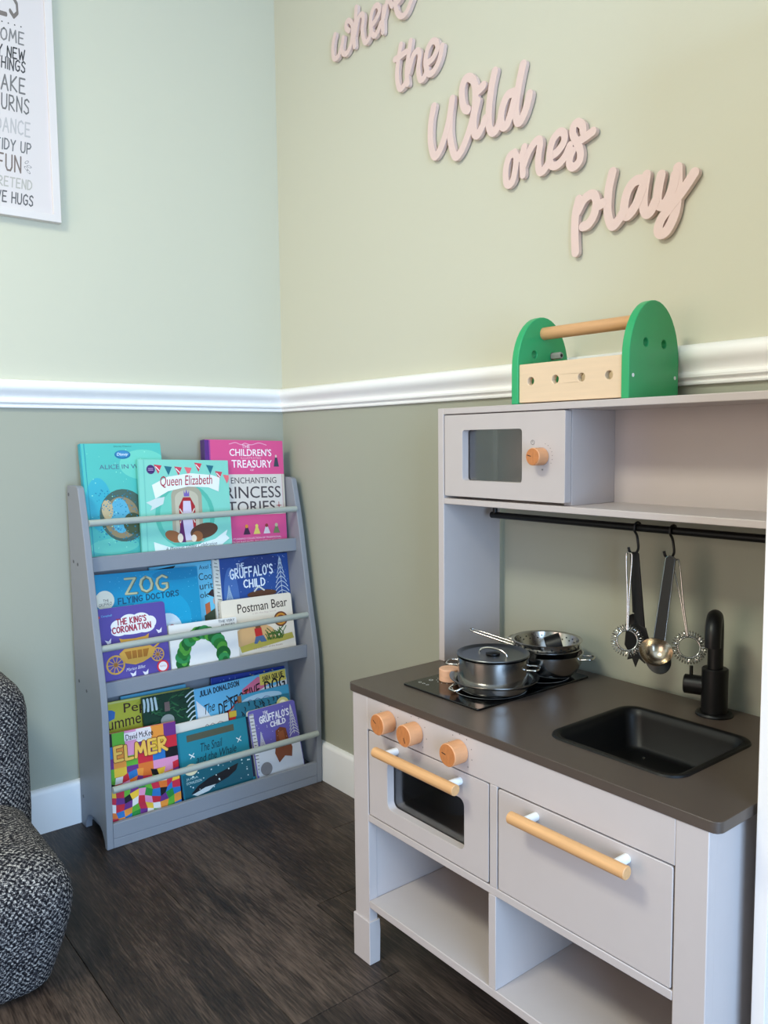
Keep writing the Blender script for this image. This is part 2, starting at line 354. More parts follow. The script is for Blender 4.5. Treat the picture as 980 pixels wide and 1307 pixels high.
# oven door
od = part(MB().plate(rrect(.9265, 1.2215, .2875, .4425, .003, 3), [rrect(.978, 1.169, .316, .400, .012, 5)], XZ, FY, FY + .015), 'oven_door', KW, bevel=.001)
bx(.970, 1.177, FY + .0151, FY + .0166, .308, .408).build('pane', PANE, od, smooth=False)
cd = part(MB().prism(rrect(1.2415, 1.5280, .2865, .4420, .003, 3), XZ, FY, FY + .015), 'cupboard_door', KW, bevel=.001)
def handle(par, x0, x1, z):
    h = MB().cyl((x0, FY - .030, z), (x1, FY - .030, z), .0088, ch=.001, n=28).build('handle', WOOD, par)
    for x in (x0 + .022, x1 - .022): MB().cyl((x, FY, z), (x, FY - .0235, z), .0062, n=20).build('handle_post', WPL, par)
handle(od, .982, 1.182, .4275); handle(cd, 1.292, 1.485, .4265)
# knobs
def knob(par, c, axis, r, L, mark):
    k = MB().cyl(c, Vector(c) + Vector(axis) * L, r, ch=.0012, n=36)
    ob = k.build('knob', WOODK, par)
    c2 = Vector(c) + Vector(axis) * (L + .0002)
    if axis[1]:
        MB().cyl(c2 - Vector(axis) * .0004, c2 + Vector(axis) * .0002, r - .0012, n=36).build('knob_face' if par is PK else 'knob_end', WOODE, ob if par is PK else par)
        a = mark; d = Vector((cos(a), 0, sin(a))); q = c2 + Vector(axis) * .0005
        nrm = Vector((-sin(a), 0, cos(a))) * .0008
        MB().add([q + d * .003 - nrm, q + d * .012 - nrm, q + d * .012 + nrm, q + d * .003 + nrm], [(0, 1, 2, 3)]).build('pointer', mat('dark_mark', (60, 34, 20), .6), ob if par is PK else par, smooth=False)
    return ob
for x, mk, nd in ((.9865, 2.6, 5), (1.0560, -1.1, 7), (1.1610, 3.0, 8)):
    knob(PK, (x, FY, .4755), (0, -1, 0), .0182, .028, mk)
    d = MB()
    for i in range(nd):
        a = radians(200 - i * 250 / (nd - 1)) + (.3 if nd == 5 else 0); rr = .0265
        px, pz = x + rr * cos(a), .4755 + rr * sin(a)
        if .4475 < pz < .5025: d.add([(px + u, FY - .0004, pz + v) for u, v in circ(0, 0, .0010 + .0005 * (i == 0), 8)], [tuple(range(8))])
    d.build('dial_marks', GRY, PK, smooth=False)
# hob
HX0, HX1, HY0, HY1 = .9467, 1.1360, -.3385, -.0500
hob = part(MB().prism(rrect(HX0, HX1, HY0, HY1, .004, 4), XY, .5175, .5210), 'hob', BLG, bevel=.0008)
def ring2(cx, cy, r, wd, z, mb, n=72):
    a = circ(cx, cy, r, n); b = circ(cx, cy, r - wd, n)
    mb.add([(x, y, z) for x, y in a + b], [(i, (i + 1) % n, n + (i + 1) % n, n + i) for i in range(n)])
hp = MB(); ring2(1.066, -.240, .066, .0011, .5212, hp); ring2(1.074, -.112, .052, .0011, .5212, hp)
for i in range(9):
    a = radians(150 + i * 26); px, py = .9885 + .023 * cos(a), -.2635 + .023 * sin(a)
    hp.add([(px + u, py + v, .5212) for u, v in circ(0, 0, .0011, 8)], [tuple(range(8))])
for i in range(3): ring2(.963 + .010 * i, -.312, .0028, .0009, .5212, hp, 16)
ring2(.966, -.288, .004, .0012, .5212, hp, 16)
hp.build('hob_print', WHT, hob, smooth=False)
kb = MB().cyl((.9885, -.2635, .5210), (.9885, -.2635, .5440), .0185, ch=.0012, n=36).build('knob', mat('pale_knob', (222, 172, 138), .5, grain=.15, gscale=(60, 60, 200)), PK)
# sink
SK = MB(); zr = .5175
def rr3(i, z, r): return [(x, y, z) for x, y in rrect(SX0 + i, SX1 - i, SY0 + i, SY1 - i, r, 7)]
SK.loft([rr3(.0, zr, .030), rr3(.0015, zr + .0028, .029), rr3(.007, zr + .0030, .025), rr3(.011, zr + .001, .022), rr3(.014, zr - .010, .022), rr3(.024, zr - .052, .020), rr3(.029, zr - .057, .018), rr3(.04, zr - .0575, .012)], cap=False)
n_ = len(rr3(.04, 0, .012)); SK.add(rr3(.04, zr - .0575, .012), [tuple(range(n_))])
part(SK, 'sink', mat('black_sink', (7, 7, 7), .42, spec=.3), bevel=0, smooth=50)
bx(1.336, 1.340, -.180, -.176, zr - .0575, zr - .0565).build('screw', CHR, PK, smooth=False)
# tap
fx, fy = 1.387, -.062
tp = part(MB().lathe([(0, 0), (.0285, 0), (.0285, .002), (.0265, .0045), (.0215, .0055), (.0215, .004)], fx, fy, .5175, 40).cyl((fx, fy, .520), (fx, fy, .5930), .0200, ch=.0015, n=36), 'tap_body', BLK, bevel=0)
dx, dy = .42, -.907
sp = [(fx, fy, .585), (fx, fy, .62), (fx, fy, .650)] + [(fx + dx * .030 * (1 - cos(t)), fy + dy * .030 * (1 - cos(t)), .650 + .030 * sin(t)) for t in [pi * i / 14 for i in range(1, 15)]]
sp.append((sp[-1][0], sp[-1][1], .640))
part(MB().tube(sp, .0118, n=20), 'spout', BLK, bevel=0, smooth=60)
lv = part(MB().cyl((fx - .016, fy, .5600), (fx - .046, fy - .012, .5600), .0155, ch=.0015, n=28), 'lever', BLK, bevel=0)
MB().cyl((fx - .036, fy - .008, .570), (fx - .036, fy - .008, .590), .0028, n=12).build('lever_pin', BLK, lv)
# upper shelf unit
part(bx(xk, xk + .0160, -.1766, BK, .5175, 1.0178), 'upper_side_panel', KW)
part(bx(xk + DW - .016, xk + DW, -.1766, BK, .5175, 1.0178), 'upper_side_panel', KW)
part(bx(xk + .0160, xk + DW - .016, -.1766, BK, 1.0058, 1.0178), 'top_board', KW)
part(bx(xk + .0160, xk + DW - .016, -.1766, BK, .8325, .8439), 'upper_shelf', KW)
part(bx(xk + .0160, xk + DW - .016, -.0400, -.0365, .8439, 1.0058), 'upper_back_panel', KW, bevel=0)
part(bx(1.1620, 1.1780, -.1590, -.0400, .8439, 1.0058), 'upper_divider', KW, bevel=.0008)
mw = part(MB().plate(rrect(.8845, 1.1778, .8490, 1.0040, .003, 3), [rrect(.934, 1.083, .880, .975, .006, 5)], XZ, -.1766, -.1606), 'microwave_door', KW, bevel=.001)
bx(.928, 1.089, -.1603, -.1590, .874, .981).build('pane', glass('clear_pane', (.90, .91, .92), .7), mw, smooth=False)
knob(mw, (1.1290, -.1766, .9270), (0, -1, 0), .0150, .025, 2.9)
d = MB()
for i in range(7):
    a = radians(72 - i * 17); px, pz = 1.129 + .0225 * cos(a), .927 + .0225 * sin(a)
    d.add([(px + u, -.1770, pz + v) for u, v in circ(0, 0, .0008, 8)], [tuple(range(8))])
a_, b_ = circ(1.108, .951, .0042, 20), circ(1.108, .951, .0034, 20)
d.add([(x, -.1770, z) for x, z in a_ + b_], [(i, (i + 1) % 20, 20 + (i + 1) % 20, 20 + i) for i in range(20)])
d.add([(1.1076, -.1770, .951), (1.1084, -.1770, .951), (1.1084, -.1770, .954), (1.1076, -.1770, .954)], [(0, 1, 2, 3)])
for q in range(3): d.add([(1.128 + .0012 * q, -.1770, .9035 - .001 * (q % 2)), (1.1288 + .0012 * q, -.1770, .9035 - .001 * (q % 2)), (1.1288 + .0012 * q, -.1770, .9055), (1.128 + .0012 * q, -.1770, .9055)], [(0, 1, 2, 3)])
d.build('dial_marks', GRY, mw, smooth=False)
ry, rz = -.075, .8065
rl = part(MB().cyl((.912, ry, rz), (1.560, ry, rz), .0064, n=20, ch=.001), 'hanging_rail', BLK, bevel=0)
for x in (.922, 1.550): MB().cyl((x, ry, rz), (x, ry, .8325), .0050, n=16).build('rail_mount', BLK, rl)

# tall white unit standing to the right of the kitchen
WU = mat('white_unit_lacquer', (232, 226, 220), .4)
ux0, ux1, uy0, uy1 = 1.592, 1.992, -.33, -.026
tu = thing('shelving_unit', 'tall white shelving unit at the right edge, beside the toy kitchen', 'shelving unit', ((ux0 + ux1) / 2, (uy0 + uy1) / 2, 0))
for a in (ux0, ux1 - .0165): bx(a, a + .0165, uy0, uy1, 0, 1.60).build('side_panel', WU, tu, bevel=.001)
bx(ux0 + .0166, ux1 - .0166, uy0, uy1, 1.583, 1.60).build('top_board', WU, tu, bevel=.001)
bx(ux0 + .0166, ux1 - .0166, uy1 - .004, uy1, .0, 1.583).build('back_panel', WU, tu, smooth=False)
for z in (.06, .44, .82, 1.20): bx(ux0 + .0166, ux1 - .0166, uy0 + .02, uy1 - .0045, z, z + .016).build('shelf', WU, tu, bevel=.001)

# ------------------------------------------------------------------ cookware
def wire(pts, r, name, par, m=CHR, closed=False, cr=True): return MB().tube(crom(pts, 5) if cr else pts, r, n=8, closed=closed).build(name, m, par, smooth=70)
def side_handle(par, c, r, z, ang, out=.020, half=.016, rise=0):
    a = ang; pts = []
    for s, o in ((-1, -.001), (-1, out * .7), (-.6, out), (.6, out), (1, out * .7), (1, -.001)):
        rr = r + o; t = half * s
        pts.append((c[0] + cos(a) * rr - sin(a) * t, c[1] + sin(a) * rr + cos(a) * t, z + rise * (o / out)))
    wire(pts, .0016, 'handle', par)
def shell(prof_out, th):
    # outer profile from centre bottom to rim, returns closed wall profile
    inner = [(max(r - th, 0), z + (th if i == 0 or prof_out[i][1] < prof_out[0][1] + th else 0)) for i, (r, z) in enumerate(prof_out)]
    return prof_out + inner[::-1]
hz = .5213
c1 = (1.078, -.243); cp = (1.073, -.235)
pan = thing('frying_pan', 'shallow steel frying pan under the lidded pot on the toy hob', 'pan', (cp[0], cp[1], hz))
MB().lathe([(0, 0), (.052, 0), (.056, .0015), (.069, .015), (.0755, .0200), (.0785, .0208), (.0785, .0220), (.0745, .0216), (.067, .0162), (.054, .0030), (0, .0025)], *cp, hz).build('bowl', STEEL, pan, smooth=40)
MB().lathe([(0, .0027), (.052, .0030), (.0665, .0165)], *cp, hz).build('lining', mat('black_nonstick', (18, 18, 19), .35), pan, smooth=60)
a = radians(-97); ca, sa = cos(a), sin(a)
def loc(r, t, z): return (cp[0] + ca * r - sa * t, cp[1] + sa * r + ca * t, hz + z)
wire([loc(.072, -.013, .016), loc(.080, -.012, .0155), loc(.0905, -.009, .012), loc(.0915, 0, .0115), loc(.0905, .009, .012), loc(.080, .012, .0155), loc(.072, .013, .016)], .0019, 'handle', pan)
pot = thing('lidded_pot', 'steel toy cooking pot with a flat lid, at the front of the hob', 'pot', (c1[0], c1[1], hz + .004))
pr = .0615; pz = hz + .0033
MB().lathe([(0, 0), (.058, 0), (.0605, .002), (pr, .005), (pr, .0555), (pr + .0012, .0565), (pr + .0012, .0575), (pr - .0008, .0575), (pr - .0012, .055), (pr - .0012, .003), (0, .0015)], *c1, pz, 72).build('pot_body', STEEL, pot, smooth=40)
side_handle(pot, c1, pr, pz + .040, radians(212), .020, .016); side_handle(pot, c1, pr, pz + .040, radians(32), .018, .015)
lid = MB().lathe([(0, .0592), (.050, .0592), (.056, .0600), (.0600, .0625), (.0625, .0628), (.0632, .0615), (.0625, .0600), (.058, .0578), (.050, .0574), (0, .0572)], *c1, pz, 72).build('lid', mat('dull_steel', (122, 124, 126), .28, 1.0), pot, smooth=40)
lz = pz + .0592
a = radians(12); ca, sa = cos(a), sin(a)
MB().tube(crom([(c1[0] + ca * t, c1[1] + sa * t, lz + z) for t, z in ((-.028, 0), (-.024, .006), (-.009, .0105), (.009, .0105), (.024, .006), (.028, 0))], 6), .0020, n=8).build('lid_handle', CHR, lid, smooth=70)
MB().lathe([(0, 0), (.011, 0), (.0125, .001), (.0125, .003), (.006, .0045), (0, .0047)], *c1, lz, 32).build('lid_boss', mat('dark_steel', (60, 60, 62), .3, 1.0), lid)
c2 = (1.0800, -.1035)
bw = thing('mixing_pot', 'deep rounded steel pot with loop handles, lowest of the stack behind', 'pot', (c2[0], c2[1], hz))
MB().lathe([(0, 0), (.036, 0), (.046, .003), (.056, .012), (.063, .026), (.0660, .0440), (.0675, .0450), (.0675, .0460), (.0645, .0455), (.0615, .026), (.054, .0135), (.045, .0045), (0, .0015)], *c2, hz, 72).build('bowl', STEEL, bw, smooth=40)
side_handle(bw, c2, .064, hz + .038, radians(28), .022, .015, .002); side_handle(bw, c2, .064, hz + .038, radians(208), .016, .015, .002)
sp_ = thing('saucepan', 'small steel saucepan with a long wire handle, middle of the stack', 'pan', (c2[0], c2[1], hz + .02))
MB().lathe([(0, 0), (.046, 0), (.0510, .003), (.0600, .029), (.0625, .0305), (.0625, .0320), (.0585, .0315), (.0495, .004), (0, .0015)], *c2, hz + .0235, 72).build('bowl', STEEL, sp_, smooth=40)
a = radians(203); ca, sa = cos(a), sin(a)
def loc2(r, t, z): return (c2[0] + ca * r - sa * t, c2[1] + sa * r + ca * t, hz + z)
wire([loc2(.058, -.008, .050), loc2(.090, -.008, .057), loc2(.142, -.007, .068), loc2(.152, 0, .0705), loc2(.142, .007, .068), loc2(.090, .008, .057), loc2(.058, .008, .050)], .0017, 'handle', sp_)
cl = thing('colander', 'steel colander with small holes around its wall, on top of the stack', 'colander', (c2[0], c2[1], hz + .03))
MB().lathe([(0, 0), (.040, 0), (.048, .003), (.0540, .012), (.0600, .0345), (.0645, .0362), (.0650, .0376), (.0638, .0384), (.0588, .0366), (.0525, .0130), (.0465, .0048), (0, .0016)], *c2, hz + .0305, 72).build('bowl', STEEL, cl, smooth=40)
hm = MB()
for row, (rr, zz) in enumerate(((.0577, .0255), (.0589, .0300))):
    for i in range(22):
        a = 2 * pi * (i + row * .5) / 22
        for e in (-.0022, .0006):
            q = rr + e; hm.cyl((c2[0] + cos(a) * q, c2[1] + sin(a) * q, hz + .0305 + zz), (c2[0] + cos(a) * (q + .0008), c2[1] + sin(a) * (q + .0008), hz + .0305 + zz), .0016, n=8)
hm.build('holes', mat('hole_dark', (8, 8, 8), .7), cl, smooth=False, kind='stuff')
side_handle(cl, c2, .0605, hz + .063, radians(200), .012, .014, .001)
cup = thing('toy_cup', 'small black cup lying inside the colander', 'cup', (c2[0] + .006, c2[1] + .010, hz + .045))
MB().cyl((c2[0] - .004, c2[1] + .004, hz + .0500), (c2[0] + .016, c2[1] + .024, hz + .0580), .019, .021, n=32, ch=.001).build('cup_body', BLK, cup)
blk = thing('toy_block', 'little brown wooden piece lying in front of the black cup', 'toy', (c2[0] + .004, c2[1] - .010, hz + .040))
MB().cyl((c2[0] + .000, c2[1] - .020, hz + .0460), (c2[0] + .014, c2[1] - .012, hz + .0470), .008, n=18, ch=.001).build('peg', WOODE, blk)

# ------------------------------------------------------------------ hooks and utensils
UB = mat('black_nylon', (13, 13, 14), .45)
hx1, hx2 = 1.250, 1.3165
for hx, lab in ((hx1, 'black S hook on the rail carrying the spatula, left hook'), (hx2, 'black S hook on the rail carrying the ladle, right hook')):
    h = thing('hook', lab, 'hook', (hx, ry, rz), 'hooks on the kitchen rail')
    pts = [(hx, ry + .0085, rz - .003), (hx, ry + .007, rz + .006), (hx, ry, rz + .0088), (hx, ry - .0075, rz + .005), (hx, ry - .0085, rz - .004), (hx, ry - .002, rz - .012), (hx + .001, ry, rz - .022), (hx + .004, ry - .003, rz - .036),
           (hx + .002, ry - .010, rz - .044), (hx - .002, ry - .017, rz - .040), (hx - .004, ry - .019, rz - .032)]
    wire(pts, .0022, 'hook_wire', h, UB)
def strap(x0, y0, z0, x1, y1, z1, w0, w1, th, nm, par, m, rim=True):
    p0, p1 = Vector((x0, y0, z0)), Vector((x1, y1, z1)); d = (p1 - p0).normalized(); s = d.cross(Vector((0, 1, 0))).normalized(); nrm = s.cross(d)
    def P(u, v, e): return p0 + d * u + s * v + nrm * e
    L = (p1 - p0).length
    out = [(-.4 * w0, -w0 * .55), (0, -w0), (L, -w1), (L, w1), (0, w0), (-.4 * w0, w0 * .55)]
    o = MB().prism(out, P, -th, th).build(nm, m, par, bevel=.0006)
    if rim: MB().tube([P(L, -w1, 0), P(0, -w0, 0), P(-.45 * w0, -w0 * .5, 0), P(-.45 * w0, w0 * .5, 0), P(0, w0, 0), P(L, w1, 0)], .0013, n=6).build('edge_wire', CHR, par, smooth=60)
    return o
def coil_whisk(lab, top, ctr, R, tilt):
    t = thing('coil_whisk', lab, 'whisk', top)
    T = Vector(top); Cc = Vector(ctr); ax = Vector((.50, -.78, .30)).normalized()
    a = ax.orthogonal().normalized(); b = ax.cross(a)
    MB().tube([Cc + (a * cos(2 * pi * i / 40) + b * sin(2 * pi * i / 40)) * (R * .64) for i in range(40)], .0015, n=8, closed=True).build('ring', CHR, t, smooth=70)
    N = 760; turns = 36; P = []
    for i in range(N):
        u = 2 * pi * i / N; v = turns * u; rad_ = a * cos(u) + b * sin(u)
        P.append(Cc + rad_ * (R * .82) + (rad_ * cos(v) + ax * sin(v)) * (R * .20))
    MB().tube(P, .00062, n=5, closed=True).build('coil', CHR, t, smooth=70)
    up = (T - Cc).normalized(); att = Cc + up * R * .68; sd = Vector((.0055, 0, 0))
    MB().tube(crom([att + sd * .2, (att * .55 + T * .45) + sd * .35, T + sd - up * .006, T + sd * .2 + up * .001, T - sd + (-up) * .004, (att * .55 + T * .45) - sd * .35, att - sd * .2], 6), .0014, n=8).build('handle', CHR, t, smooth=70)
    return t
coil_whisk('steel coil whisk hanging on the left hook', (hx1 + .000, ry - .022, .7640), (hx1 + .004, ry - .030, .6190), .0262, -.3)
spt = thing('spatula', 'black slotted spatula hanging on the left hook behind the whisk', 'spatula', (hx1, ry - .012, .7645))
strap(hx1 + .004, ry - .012, .7640, hx1 + .012, ry - .006, .6400, .0075, .0095, .0016, 'handle', spt, UB, False)
MB().prism([(hx1 - .014, .636), (hx1 + .004, .645), (hx1 + .024, .640), (hx1 + .030, .620), (hx1 + .026, .598), (hx1 + .020, .590), (hx1 + .022, .578), (hx1 + .010, .585), (hx1 + .003, .568), (hx1 - .003, .582), (hx1 - .013, .578), (hx1 - .010, .592), (hx1 - .018, .604)],
    lambda u, v, d: (u, d - (v - .65) * .05, v), ry - .0085, ry - .0060).build('blade', UB, spt, bevel=.0005)
sp2 = thing('serving_spoon', 'black serving spoon hanging furthest back on the left hook', 'spoon', (hx1 - .004, ry + .0, .7645))
strap(hx1 - .003, ry - .009, .7640, hx1 - .004, ry + .002, .6600, .0042, .0040, .0012, 'handle', sp2, UB, False)
MB().loft([[(hx1 - .006 + rr * cos(2 * pi * i / 24), ry + .004 + dd, .638 + 1.2 * rr * sin(2 * pi * i / 24)) for i in range(24)] for rr, dd in ((.004, .006), (.011, .0045), (.0165, 0), (.0160, -.0012), (.010, .003), (.004, .0045))]).build('bowl', UB, sp2, smooth=50)
ld = thing('ladle', 'ladle with a shiny steel bowl and black strap handle, on the right hook', 'ladle', (hx2, ry - .030, .7600))
strap(hx2 + .009, ry - .020, .7640, hx2 + .002, ry - .036, .6340, .0082, .0098, .0012, 'handle', ld, UB)
lc = Vector((hx2 + .002, ry - .046, .6160)); ax = Vector((.40, -.52, .75)).normalized(); aa = ax.orthogonal().normalized(); bb = ax.cross(aa); rings = []
for rr, dd in ((.002, -.0200), (.010, -.0185), (.018, -.0130), (.0232, -.0050), (.0250, .0), (.0258, .0012), (.0262, .0004), (.0256, -.0008), (.0240, -.0060), (.0186, -.0143), (.0104, -.0197), (.002, -.0212)):
    rings.append([lc + ax * dd + (aa * cos(2 * pi * i / 48) + bb * sin(2 * pi * i / 48)) * rr for i in range(48)])
MB().loft(rings).build('bowl', mat('ladle_steel', (190, 178, 160), .22, 1.0), ld, smooth=50)
sk = thing('skimmer', 'black skimmer hanging behind the steel ladle bowl', 'skimmer', (hx2, ry - .012, .7600))
strap(hx2 + .001, ry - .012, .7610, hx2 - .010, ry - .020, .6250, .0038, .0042, .0012, 'handle', sk, UB, False)
MB().loft([[(hx2 - .010 + rr * cos(2 * pi * i / 28), ry - .020 + dd, .596 + rr * sin(2 * pi * i / 28)) for i in range(28)] for rr, dd in ((.002, .006), (.014, .0045), (.0235, 0), (.0245, -.0008), (.0235, -.0018), (.014, .003), (.002, .0045))]).build('disc', UB, sk, smooth=50)
coil_whisk('steel coil whisk hanging on the right hook behind the ladle', (hx2 + .010, ry - .006, .7600), (hx2 + .036, ry - .006, .6225), .0262, .6)

# ------------------------------------------------------------------ wooden toolbox on the kitchen
GRN = mat('green_lacquer', (38, 160, 98), .38, grain=.04, gscale=(40, 40, 8))
BIR = mat('birch_board', (222, 194, 160), .5, grain=.07, gscale=(14, 40, 160))
TB = thing('toy_toolbox', 'wooden toy toolbox with arched green ends on top of the kitchen', 'toolbox', (1.0580, -.1765, 1.0178), rot=Matrix.Rotation(radians(1.6), 3, 'Z'))
TL_, TW_, TH_ = .2365, .1430, .1560; rr_ = TW_ / 2
arch = [(0, 0), (TW_, 0)] + [(rr_ + rr_ * cos(pi * i / 20), TH_ - .094 + .094 * sin(pi * i / 20)) for i in range(21)]
def lb(mb, n, m, par=TB, **k): return mb.build(n, m, par, local=True, **k)
for x in (0, TL_ - .014):
    e = lb(MB().plate(arch, [circ(rr_ - .026, .0885, .0070), circ(rr_ + .026, .0885, .0070)], lambda u, v, d: (d, u, v), x, x + .014), 'end_panel', GRN, bevel=.0012)
    if x:
        for yy, zz in ((.011, .036), (TW_ - .011, .036)):
            rg = [[(TL_ + t, yy + r * cos(2 * pi * i / 16), zz + r * sin(2 * pi * i / 16)) for i in range(16)] for r, t in ((.0032, -.0002), (.0030, .0006), (.0014, .0008), (.0012, .0002))]
            lb(MB().loft(rg), 'screw', WPL, e)
for y0 in (.004, TW_ - .016):
    lb(MB().plate([(.0142, .002), (TL_ - .0142, .002), (TL_ - .0142, .0685), (.0142, .0685)], [circ(.040 + .0525 * i, .0385, .0070) for i in range(4)], XZ, y0, y0 + .012), 'side_board', BIR, bevel=.001)
lb(MB().box(.0142, TL_ - .0142, .0162, TW_ - .0162, .002, .010), 'base_board', BIR)
lb(MB().cyl((.0138, rr_, .1270), (TL_ - .0138, rr_, .1270), .0110, n=28), 'carry_rod', mat('beech_rod', (206, 158, 110), .5, grain=.2, gscale=(14, 160, 160)))
_c = Vector((1.0580, -.1765, 1.0178)) + Matrix.Rotation(radians(1.6), 3, 'Z') @ Vector((.0, rr_ + .026, .0885))
bo = tag(MB().cyl(_c + Vector((.002, 0, 0)), _c + Vector((.034, 0, 0)), .0064, n=6, ch=.001).cyl(_c + Vector((.0335, 0, 0)), _c + Vector((.0344, 0, 0)), .0034, n=5, mi=1).build('toy_bolt', [mat('grey_plastic', (150, 150, 146), .5), BLK]),
    'grey plastic bolt stuck through the left green end of the toolbox', 'bolt')

# ------------------------------------------------------------------ bookcase
BG = mat('grey_bookcase_paint', (138, 142, 150), .45, grain=.02, gscale=(20, 20, 20))
BR = mat('grey_green_dowel', (168, 174, 166), .5)
bcx = thing('bookcase', 'grey slanted childrens bookcase with three tiers, against the left wall', 'bookcase', (.11, -.3235, 0))
side = [(.018, 0), (.018, .850), (.024, .857), (.086, .857), (.0945, .853), (.0985, .846), (.117, .776), (.131, .712), (.1475, .620), (.162, .541), (.187, .424), (.195, .385), (.2005, .330), (.2015, .15), (.2, 0),
        (.186, 0), (.182, .018), (.170, .034), (.150, .045), (.120, .050), (.090, .047), (.066, .036), (.054, .018), (.050, 0)]
for a, b in ((-.6284, -.6124), (-.0346, -.0186)):
    sd = MB().plate(side, [], XZ, a, b).build('side_panel', BG, bcx, bevel=.0016)
    yo = a if a < -.5 else b; s_ = -1 if a < -.5 else 1
    for x, z in ((.030, .835), (.045, .672), (.075, .668), (.047, .375), (.100, .362), (.040, .078)):
        MB().cyl((x, yo - s_ * .0002, z), (x, yo + s_ * .0006, z), .0042, n=14).build('screw_cap', mat('screw_dark', (82, 84, 88), .5), sd)
YA, YB = -.6122, -.0348
for zl, xf, zt in ((.651, .115, .6865), (.353, .1605, .3890)):
    bx(xf - .012, xf, YA, YB, zl, zt).build('lip', BG, bcx, bevel=.001)
bx(.1880, .1998, YA, YB, .0225, .0600).build('lip', BG, bcx, bevel=.0012)
bx(.1880, .1992, YA, YB, .0, .0220).build('plinth_board', BG, bcx, bevel=.0012)
bx(.022, .1028, YA, YB, .651, .659).build('tier_floor', BG, bcx)
bx(.022, .1483, YA, YB, .353, .361).build('tier_floor', BG, bcx)
bx(.022, .1878, YA, YB, .020, .028).build('tier_floor', BG, bcx)
for (xa, za), (xb, zb_) in (((.054, .6592), (.020, .845)), ((.072, .3612), (.036, .6505)), ((.094, .0282), (.050, .3525))):
    MB().prism([(xa, za), (xa - .004, za), (xb - .004, zb_), (xb, zb_)], XZ, YA, YB).build('tier_back', BG, bcx, smooth=False)
for x, z in ((.1175, .7690), (.1640, .4745), (.2065, .1450)):
    MB().cyl((x, YA, z), (x, YB, z), .0082, n=24).build('dowel', BR, bcx)

